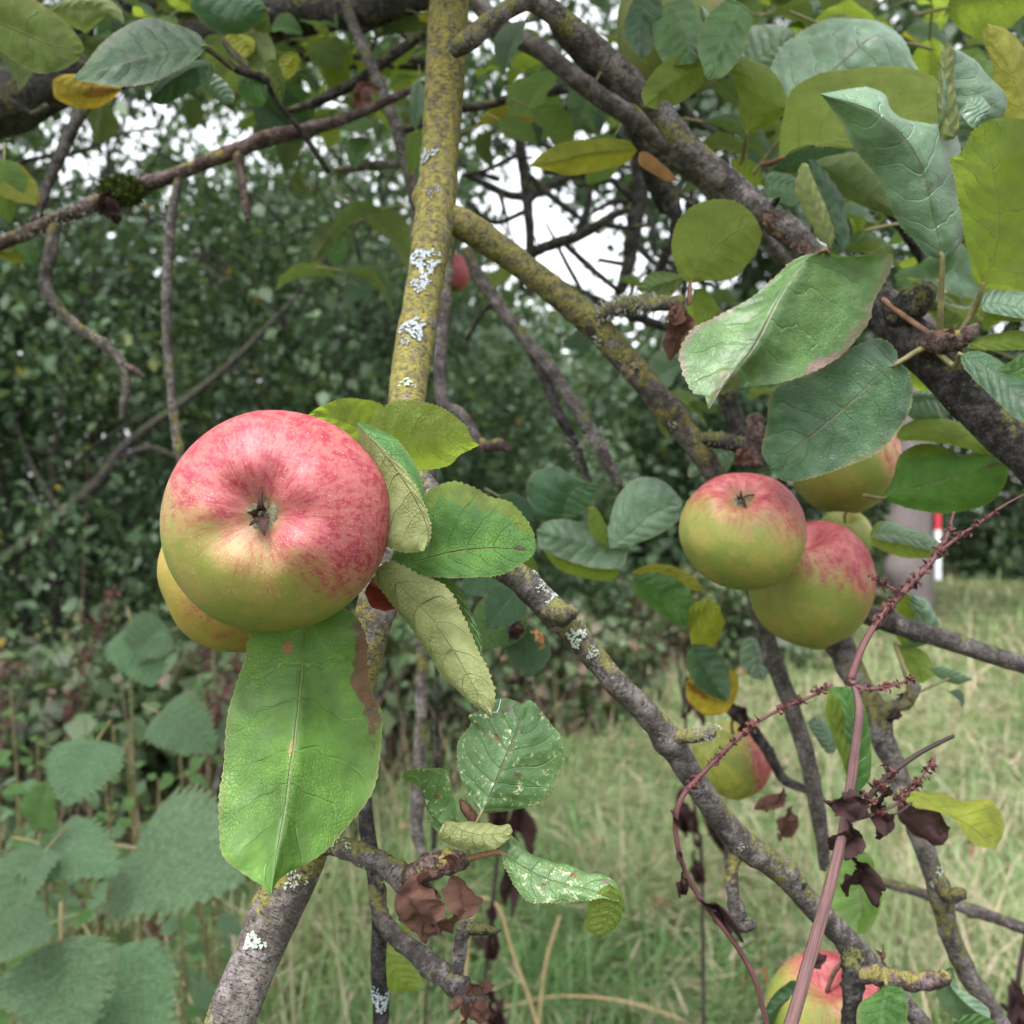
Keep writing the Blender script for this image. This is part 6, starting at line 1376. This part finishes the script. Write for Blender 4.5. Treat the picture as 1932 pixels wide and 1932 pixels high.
# --- bare tangle against the sky gap
for lab, pts, tws in [
    ('bare dark branch with side twigs against the bright middle sky gap', [(960, 150, 1.7, 20), (985, 300, 1.7, 24), (1000, 440, 1.7, 22), (1000, 560, 1.7, 16)], [[(985, 320, 1.7, 16), (1040, 370, 1.7, 16), (1080, 400, 1.7, 14), (1130, 440, 1.7, 8)], [(990, 400, 1.7, 12), (930, 420, 1.7, 12), (880, 380, 1.7, 10)], [(980, 290, 1.7, 12), (920, 320, 1.7, 10), (870, 330, 1.7, 8)]]),
    ('forked dark branch slanting up to the right across the middle sky gap', [(960, 500, 1.45, 22), (1020, 470, 1.45, 24), (1090, 445, 1.45, 24), (1160, 405, 1.45, 18), (1190, 395, 1.45, 10)], [[(1090, 445, 1.45, 18), (1110, 380, 1.45, 14), (1120, 300, 1.45, 12)], [(1060, 455, 1.45, 14), (1120, 510, 1.45, 14), (1180, 560, 1.45, 10)], [(1130, 420, 1.45, 12), (1180, 430, 1.45, 10), (1230, 425, 1.45, 8)]]),
    ('knotty dark twigs at the right side of the middle sky gap', [(1190, 240, 1.5, 36), (1210, 340, 1.5, 34), (1195, 440, 1.5, 34), (1180, 520, 1.5, 28), (1150, 600, 1.5, 20)], [[(1200, 380, 1.5, 18), (1150, 340, 1.5, 16), (1090, 350, 1.5, 12)], [(1190, 450, 1.5, 16), (1240, 500, 1.5, 14), (1290, 520, 1.5, 10)], [(1185, 500, 1.5, 12), (1130, 490, 1.5, 10)], [(1208, 320, 1.5, 14), (1260, 300, 1.5, 14), (1330, 310, 1.5, 10)]]),
    ('fine dark twigs behind the fork of the mossy limb', [(1260, 620, 1.6, 20), (1180, 590, 1.6, 22), (1090, 550, 1.6, 20), (1020, 520, 1.6, 16), (940, 500, 1.6, 12)], [[(1100, 555, 1.6, 12), (1060, 480, 1.6, 10), (1030, 420, 1.6, 6)], [(1180, 590, 1.6, 12), (1200, 520, 1.6, 10)]]),
    ('black bent branch low in the shrubs left of the large apple', [(-30, 1080, 5.3, 26), (60, 1020, 5.3, 28), (120, 970, 5.3, 28), (190, 905, 5.3, 30), (240, 840, 5.3, 22), (330, 770, 5.3, 16), (430, 690, 5.3, 12), (560, 560, 5.3, 10)], [[(215, 870, 5.3, 14), (280, 845, 5.3, 12), (330, 860, 5.3, 6)], [(120, 970, 5.3, 14), (70, 900, 5.3, 10), (30, 800, 5.3, 6)]])]:
    o = branch(lab, pts, 'bark_dark', rough=.13, knots=5, wob=.12)
    for t_ in tws: twig(o, t_, 'bark_dark', rough=.12, wob=.15)

c6 = branch('mesh of fine bare twigs far back across the bright middle sky gap', [(880, 330, 2.0, 16), (980, 370, 2.0, 20), (1080, 330, 2.0, 20), (1200, 290, 2.0, 18), (1330, 300, 2.0, 14)], 'bark_dark', rough=.13, wob=.2)
for k in range(34):
    x, y, d = rt.uniform(860, 1330), rt.uniform(140, 600), rt.uniform(1.5, 2.3); a = rt.uniform(0, 6.28); L = rt.uniform(100, 230); w0 = rt.uniform(7, 16)
    pts = [(x, y, d, w0)]
    for q in range(4):
        a += rt.gauss(0, .4); x += math.cos(a) * L / 4; y += math.sin(a) * L / 4; pts.append((x, y, d, w0 * (1 - .18 * (q + 1))))
    twig(c6, pts, 'bark_dark', rough=.12, wob=.2)
scatter_leaves(c6, 860, 1330, 120, 330, 1.6, 2.3, 22, .07, ['dark', 'green'])
c7 = branch('fine bare twigs crossing in front of the shrubs at the far left', [(-20, 330, 1.7, 10), (60, 300, 1.7, 10), (140, 290, 1.7, 9), (220, 255, 1.7, 7), (300, 240, 1.7, 5)], 'bark_dark', rough=.13, wob=.2)
for k in range(26):
    x, y, d = rt.uniform(-20, 760), rt.uniform(170, 620), rt.uniform(1.6, 2.6); a = rt.uniform(0, 6.28); L = rt.uniform(90, 220); w0 = rt.uniform(5, 11)
    pts = [(x, y, d, w0)]
    for q in range(4):
        a += rt.gauss(0, .4); x += math.cos(a) * L / 4; y += math.sin(a) * L / 4; pts.append((x, y, d, w0 * (1 - .18 * (q + 1))))
    twig(c7, pts, 'bark_dark', rough=.12, wob=.2)

# ================================================================ APPLES
up_ = np.array([0, 0, 1.0])
def am(name, bdir, **k):
    g0 = dict(green=(0.155, 0.190, 0.036), yellow=(0.225, 0.205, 0.048), red=(0.205, 0.016, 0.034), pink=(0.300, 0.058, 0.082), lo=-.02, hi=.45); g0.update(k)
    def f(Wm):
        b = np.asarray(bdir, float); b /= np.linalg.norm(b)
        return apple_mat(name, bd=tuple(Wm @ b), **g0)
    return f
apple('large flat red and green apple facing the viewer with open dark calyx', 522, 983, .40, 211, (.015, -1, .10), am('big apple skin', (.42, -.12, .85), lo=-.50, hi=.18, streak=.42, green=(.155, .180, .034), yellow=(.215, .190, .050), lent=.5), h=.80, seed=3, basin=.34, bdepth=.26, cscale=.95, stalk=(600, 1020, .455))
apple('yellow russet apple half hidden behind the large red apple', 452, 1085, .478, 152, (-.72, .42, -.5), am('yellow apple skin', (.3, -.9, .1), lo=.55, hi=1.1, streak=.9, green=(.19, .18, .03), yellow=(.26, .19, .035), russet=.8), h=.92, seed=5, stalk=(640, 1060, .50))
apple('round apple with dark calyx on top left of the group of three', 1401, 998, .60, 117, (-.20, -.72, .66), am('left group apple skin', (.3, -.05, .95), lo=-.15, hi=.60, streak=.55), h=.90, seed=8, basin=.30, bdepth=.25, cscale=.85, stalk=(1440, 1000, .69))
apple('round striped apple hanging lowest in the group of three', 1532, 1102, .657, 119, (.25, .35, -.9), am('right group apple skin', (.45, -.1, .9), lo=-.10, hi=.62, streak=.85), h=1.0, seed=12, basin=.25, bdepth=.22, stalk=(1560, 1040, .73))
apple('apple topmost of the group under the dark green leaf', 1592, 868, .705, 104, (.1, .3, -.95), am('upper group apple skin', (.9, -.2, .35), lo=.25, hi=1.0, streak=.5, pink=(.50, .19, .13)), h=.98, seed=15, stalk=(1600, 800, .70))
apple('small green apple peeping out behind the three apples', 1592, 1012, .765, 52, (.1, .5, -.8), am('green apple skin', (0, 0, 1), lo=1.2, hi=1.6, streak=.1), h=1.0, seed=17, stalk=(1600, 960, .75))
apple('green apple with red cheek hanging alone above the lower grass', 1381, 1432, .85, 74, (-.05, .15, -1), am('lone apple skin', (.95, -.2, .15), lo=.20, hi=.70, streak=.5, yellow=(.27, .26, .045)), h=.98, seed=21, stalk=(1385, 1345, .84))
apple('pink red apple behind the ringed spur at the foot of the frame', 1568, 1926, .615, 122, (.2, .3, -.9), am('low apple skin', (.6, .1, .8), lo=-.15, hi=.65, streak=.6), h=.98, seed=24, stalk=(1600, 1800, .60))
apple('pink apple half hidden behind the thin olive twig', 851, 516, 1.3, 37, (.1, -.2, -.95), am('pink apple skin', (.5, -.5, .6), lo=-.6, hi=.1, streak=.2), h=1.05, seed=27, stalk=(850, 465, 1.3))
apple('large green apple among leaves near the top of the frame', 1276, 58, .69, 112, (.1, .3, -.95), am('top apple skin', (.95, -.2, .1), lo=.55, hi=1.2, streak=.35, green=(.13, .17, .045), yellow=(.16, .18, .055)), h=1.08, seed=30, stalk=(1280, -60, .70))

# ================================================================ DRIED DOCK STALKS IN FRONT
def seeds(parent, pts, n, seed, sz=5.0, spread=7):
    """Small dry winged fruits in whorls along a stalk."""
    r = np.random.RandomState(seed)
    Q = spl(WA(np.asarray(pts, float)[:, :3]), 60); d = np.mean([p[2] for p in pts]); u = S(d)
    wh = np.sort(r.uniform(0, 59, n // 7).astype(int)); V = []; F = []
    for w_ in wh:
        for k in range(7):
            c = Q[w_] + r.normal(0, spread * u * .45, 3)
            a = r.normal(0, 1, 3); a /= np.linalg.norm(a); b = np.cross(a, r.normal(0, 1, 3)); b /= np.linalg.norm(b)
            s = sz * u * r.uniform(.6, 1.4); i0 = len(V); e = np.cross(a, b)
            V += [c - a * s, c + b * s * .6 + e * s * .2, c + a * s * 1.1, c - b * s * .6 + e * s * .2, c + e * s * .5]
            F += [(i0, i0 + 1, i0 + 4), (i0 + 1, i0 + 2, i0 + 4), (i0 + 2, i0 + 3, i0 + 4), (i0 + 3, i0, i0 + 4), (i0, i0 + 3, i0 + 2, i0 + 1)]
            l = Q[w_] - c; V += [c, c + a * u * .8, Q[w_] + a * u * .8, Q[w_]]; F.append((i0 + 5, i0 + 6, i0 + 7, i0 + 8))
    return obj('seed_whorls', np.array(V), F, M['seedhead'], parent, smooth=False)
DK = 'dried dock stalks'
st = [(1462, 2010, .455, 42), (1495, 1925, .46, 40), (1522, 1830, .465, 38), (1548, 1740, .47, 36), (1572, 1650, .475, 34), (1592, 1565, .48, 30), (1604, 1490, .483, 28), (1614, 1410, .487, 27), (1621, 1345, .49, 24), (1616, 1305, .493, 20), (1604, 1282, .495, 18)]
k1 = branch('stout pinkish dried dock stalk rising from the foot of the frame past the apples', st, 'dock', DK, 'dock_stalk', rough=.04, ribs=7, wf=.64); k1['category'] = 'stalk'
u1 = [(1604, 1282, .495, 18), (1625, 1225, .50, 15), (1650, 1180, .505, 13), (1680, 1143, .51, 13), (1720, 1100, .515, 14), (1760, 1055, .52, 13), (1785, 1015, .525, 10), (1800, 965, .53, 5)]
twig(k1, u1, 'dock_red', 'stalk_top', rough=.05, ribs=5); seeds(k1, u1[2:], 150, 1, 7, 13)
u2 = [(1768, 1045, .52, 8), (1810, 1012, .52, 7), (1850, 985, .52, 6), (1900, 950, .52, 5), (1950, 925, .52, 4)]
twig(k1, u2, 'dock_red', 'side_branch', rough=.05); seeds(k1, u2, 77, 2, 6, 8)
u3 = [(1602, 1290, .495, 10), (1640, 1300, .49, 8), (1690, 1292, .49, 6), (1730, 1275, .49, 4)]
twig(k1, u3, 'dock_red', 'side_branch', rough=.05); seeds(k1, u3, 70, 3, 6, 9)
u4 = [(1706, 1118, .51, 7), (1680, 1108, .51, 6), (1650, 1090, .51, 5)]
twig(k1, u4, 'dock_red', 'side_branch'); seeds(k1, u4, 42, 4, 6, 8)
u5 = [(1598, 1540, .48, 14), (1625, 1520, .478, 13), (1660, 1480, .475, 13), (1690, 1452, .472, 12), (1740, 1418, .47, 10), (1800, 1388, .468, 8)]
twig(k1, u5, 'dock_dark', 'side_branch', rough=.05, ribs=5); seeds(k1, u5[1:4], 70, 5, 7, 14)
u6 = [(1600, 1550, .48, 10), (1650, 1535, .48, 8), (1700, 1510, .48, 7), (1750, 1450, .48, 5), (1765, 1425, .48, 4)]
twig(k1, u6, 'dock', 'side_branch'); seeds(k1, u6[1:], 84, 6, 7, 12)
for a in [(1590, 1530, .478, 1650, 1545, .47, (0, -1, .2), .9, 0), (1640, 1525, .475, 1560, 1550, .468, (0, -1, .1), 1.0, 1), (1600, 1545, .475, 1570, 1640, .475, (0, -1, 0), 1, 0), (1640, 1520, .48, 1690, 1620, .48, (0, -1, 0), .9, 2), (1680, 1480, .48, 1650, 1560, .48, (0, -1, .2), 1, 3), (1600, 1610, .482, 1650, 1750, .485, (.3, -1, 0), .55, 0), (1600, 1520, .478, 1640, 1500, .47, (0, -1, 0), .9, 3)]:
    sleaf(k1, 'drydark', *a[:6], up=a[6], wide=a[7], v=a[8])
k2 = branch('thin wine red dock stalk bowing left below the lone green apple', [(1462, 1990, .49, 14), (1445, 1925, .49, 14), (1425, 1850, .49, 14), (1390, 1785, .49, 13), (1340, 1720, .49, 13), (1300, 1660, .49, 13), (1280, 1600, .49, 13), (1275, 1545, .49, 14), (1290, 1500, .49, 15), (1330, 1455, .49, 14), (1380, 1405, .49, 13), (1430, 1362, .492, 10), (1480, 1335, .494, 9), (1540, 1310, .495, 8), (1570, 1292, .496, 7)], 'dock_red', DK, 'dock_stalk', rough=.05, ribs=5, wf=.7); k2['category'] = 'stalk'
seeds(k2, [(1300, 1490, .49), (1340, 1445, .49), (1380, 1405, .49), (1440, 1355, .49), (1570, 1292, .496)], 140, 7, 6, 11)
for a in [(1290, 1640, .488, 1300, 1720, .486, (0, -1, .1), .5, 1), (1310, 1690, .488, 1420, 1815, .485, (0, -1, .1), .4, 0), (1285, 1560, .488, 1265, 1525, .486, (0, -1, 0), .6, 2), (1280, 1600, .488, 1300, 1670, .49, (0, -1, 0), .5, 3)]:
    sleaf(k2, 'drydark', *a[:6], up=a[6], wide=a[7], v=a[8])
# dead leaves on the twig by the lone apple
tw = branch('short dark twig with curled brown leaves beside the lone green apple', [(1545, 1500, .78, 14), (1480, 1470, .80, 20), (1450, 1420, .80, 22), (1415, 1370, .80, 24), (1385, 1345, .81, 26), (1370, 1320, .82, 26)], 'bark_dark', rough=.18, rings=.1, knots=5)
for a in [(1480, 1485, .79, 1420, 1530, .78, (0, -.9, .3), .8, 0), (1495, 1520, .79, 1500, 1612, .78, (0, -1, 0), .8, 1), (1390, 1330, .80, 1405, 1400, .79, (0, -1, 0), .7, 2), (1375, 1330, .80, 1420, 1345, .79, (0, -1, .2), .9, 3), (1370, 1320, .8, 1345, 1345, .79, (0, -1, .2), .9, 1)]:
    sleaf(tw, 'dry' if a[8] < 2 else 'drydark', *a[:6], up=a[6], wide=a[7], v=a[8])
# leaves near the stalk, on the knobbly branch
leaf(b7, 'green', [(1615, 1500), (1618, 1440), (1610, 1370), (1590, 1296)], [(1600, 1460), (1596, 1400), (1575, 1340), (1562, 1300)], [(1640, 1460), (1642, 1400), (1630, 1340), (1608, 1298)], .60, .585, -.008, .008, True, bow=.12, ruf=.03)
leaf(b7, 'under', [(1600, 1475), (1588, 1420), (1572, 1360), (1564, 1296)], [(1590, 1440), (1572, 1390), (1560, 1340)], [(1605, 1440), (1600, 1400), (1590, 1340)], .592, .575, .006, .0, False, bow=.1, ruf=.03)
leaf(b7, 'pale', [(1575, 1420), (1560, 1395), (1545, 1370), (1530, 1355)], [(1560, 1420), (1538, 1390), (1525, 1365)], [(1578, 1395), (1560, 1365), (1540, 1352)], .75, .75, .0, .004, True)
leaf(b7, 'under', [(1605, 1600), (1615, 1640), (1628, 1700), (1612, 1770)], [(1580, 1610), (1558, 1650), (1560, 1710), (1590, 1760)], [(1640, 1615), (1655, 1660), (1668, 1690), (1650, 1740)], .62, .60, .006, .012, True, bow=.06, ruf=.03, label='dark green leaf hanging behind the pink stalk')
leaf(b7, 'yellow', [(1690, 1490), (1740, 1505), (1780, 1530), (1830, 1560), (1880, 1600)], [(1730, 1490), (1775, 1500), (1820, 1515), (1870, 1515), (1895, 1555)], [(1720, 1520), (1760, 1530), (1800, 1545), (1825, 1580), (1850, 1598)], .60, .58, .012, -.006, True, bow=.12, ruf=.06, label='yellow green leaf with blackened rims')
leaf(b7, 'drydark', [(1700, 1500), (1720, 1530), (1745, 1560), (1780, 1595)], [(1730, 1500), (1770, 1530), (1788, 1570)], [(1695, 1530), (1720, 1570), (1755, 1590)], .60, .59, .0, .01, True, bow=.15, ruf=.08, name='dried_leaf')
sleaf(b7, 'drydark', 1770, 1540, .595, 1775, 1605, .59, (0, -1, 0), v=2)
twig(b7, [(1680, 1540, .49, 5), (1700, 1530, .53, 5), (1720, 1515, .58, 5)], 'dock_dark', 'leaf_stalk')

# dark dock stalks standing in the meadow
for i, (lab, pts) in enumerate([('upright dark dock stalk with rolled leaves in the grass left of the hooked leaf', [(905, 1990, 1.5, 9), (915, 1850, 1.5, 9), (930, 1700, 1.5, 9), (945, 1560, 1.5, 8), (955, 1440, 1.5, 7), (985, 1330, 1.5, 5)]),
        ('upright dark dock stalk with rolled leaves behind the bowing red stalk', [(1325, 1680, 1.8, 8), (1315, 1560, 1.8, 8), (1300, 1440, 1.8, 7), (1290, 1330, 1.8, 6), (1275, 1220, 1.8, 5)]),
        ('dark dock stalk with rolled leaves at the lower right edge', [(1905, 1990, 1.1, 12), (1915, 1900, 1.1, 12), (1925, 1820, 1.1, 11), (1940, 1740, 1.1, 9)]),
        ('slim dark dock stalk standing behind the wrinkled brown leaves', [(800, 1990, 1.6, 6), (812, 1800, 1.6, 6), (815, 1600, 1.6, 6), (822, 1400, 1.6, 5), (826, 1250, 1.6, 4)])]):
    d = pts[0][2]; x0, y0 = pts[0][0], pts[0][1]
    yb = 966 + EYE / (d * S(1))
    o = branch(lab, [(x0 + (x0 - pts[1][0]) * .6, yb, d, pts[0][3])] + pts, 'dock_dark', 'dark dock stalks in the meadow', 'dock_stalk', rough=.05, ribs=5); o['category'] = 'stalk'
    if i < 3:
        rs = random.Random(i)
        for k in range(9):
            p0 = pts[1 + k % (len(pts) - 2)]; xx = p0[0] + rs.uniform(-10, 20); yy = p0[1] + rs.uniform(-60, 60)
            sleaf(o, 'drydark', xx, yy, d - .01, xx + rs.uniform(-10, 50), yy + rs.uniform(80, 190), d - .02, (rs.uniform(-.5, .5), -1, 0), wide=.42)

for lab, pts in [('thick orange straw folded over at the top behind the black spur tip', [(868, 1990, 1.9, 7), (878, 1850, 1.9, 8), (886, 1750, 1.9, 8), (906, 1698, 1.9, 7), (926, 1700, 1.9, 7), (945, 1722, 1.9, 8), (968, 1800, 1.9, 8), (1000, 1890, 1.9, 8), (1030, 1990, 1.9, 8)]),
        ('pale straw leaning left in the grass below the hooked leaf tip', [(1010, 2000, 2.1, 7), (1022, 1870, 2.1, 7), (1034, 1800, 2.1, 8), (1056, 1730, 2.1, 7)]),
        ('pale straw lying level across the grass near the foot of the frame', [(930, 1905, 2.6, 5), (1050, 1880, 2.55, 5), (1180, 1890, 2.5, 5), (1290, 1925, 2.45, 4)])]:
    o = branch(lab, pts, 'straw', 'loose straws in the grass', 'straw', rough=.08); o['category'] = 'straw'
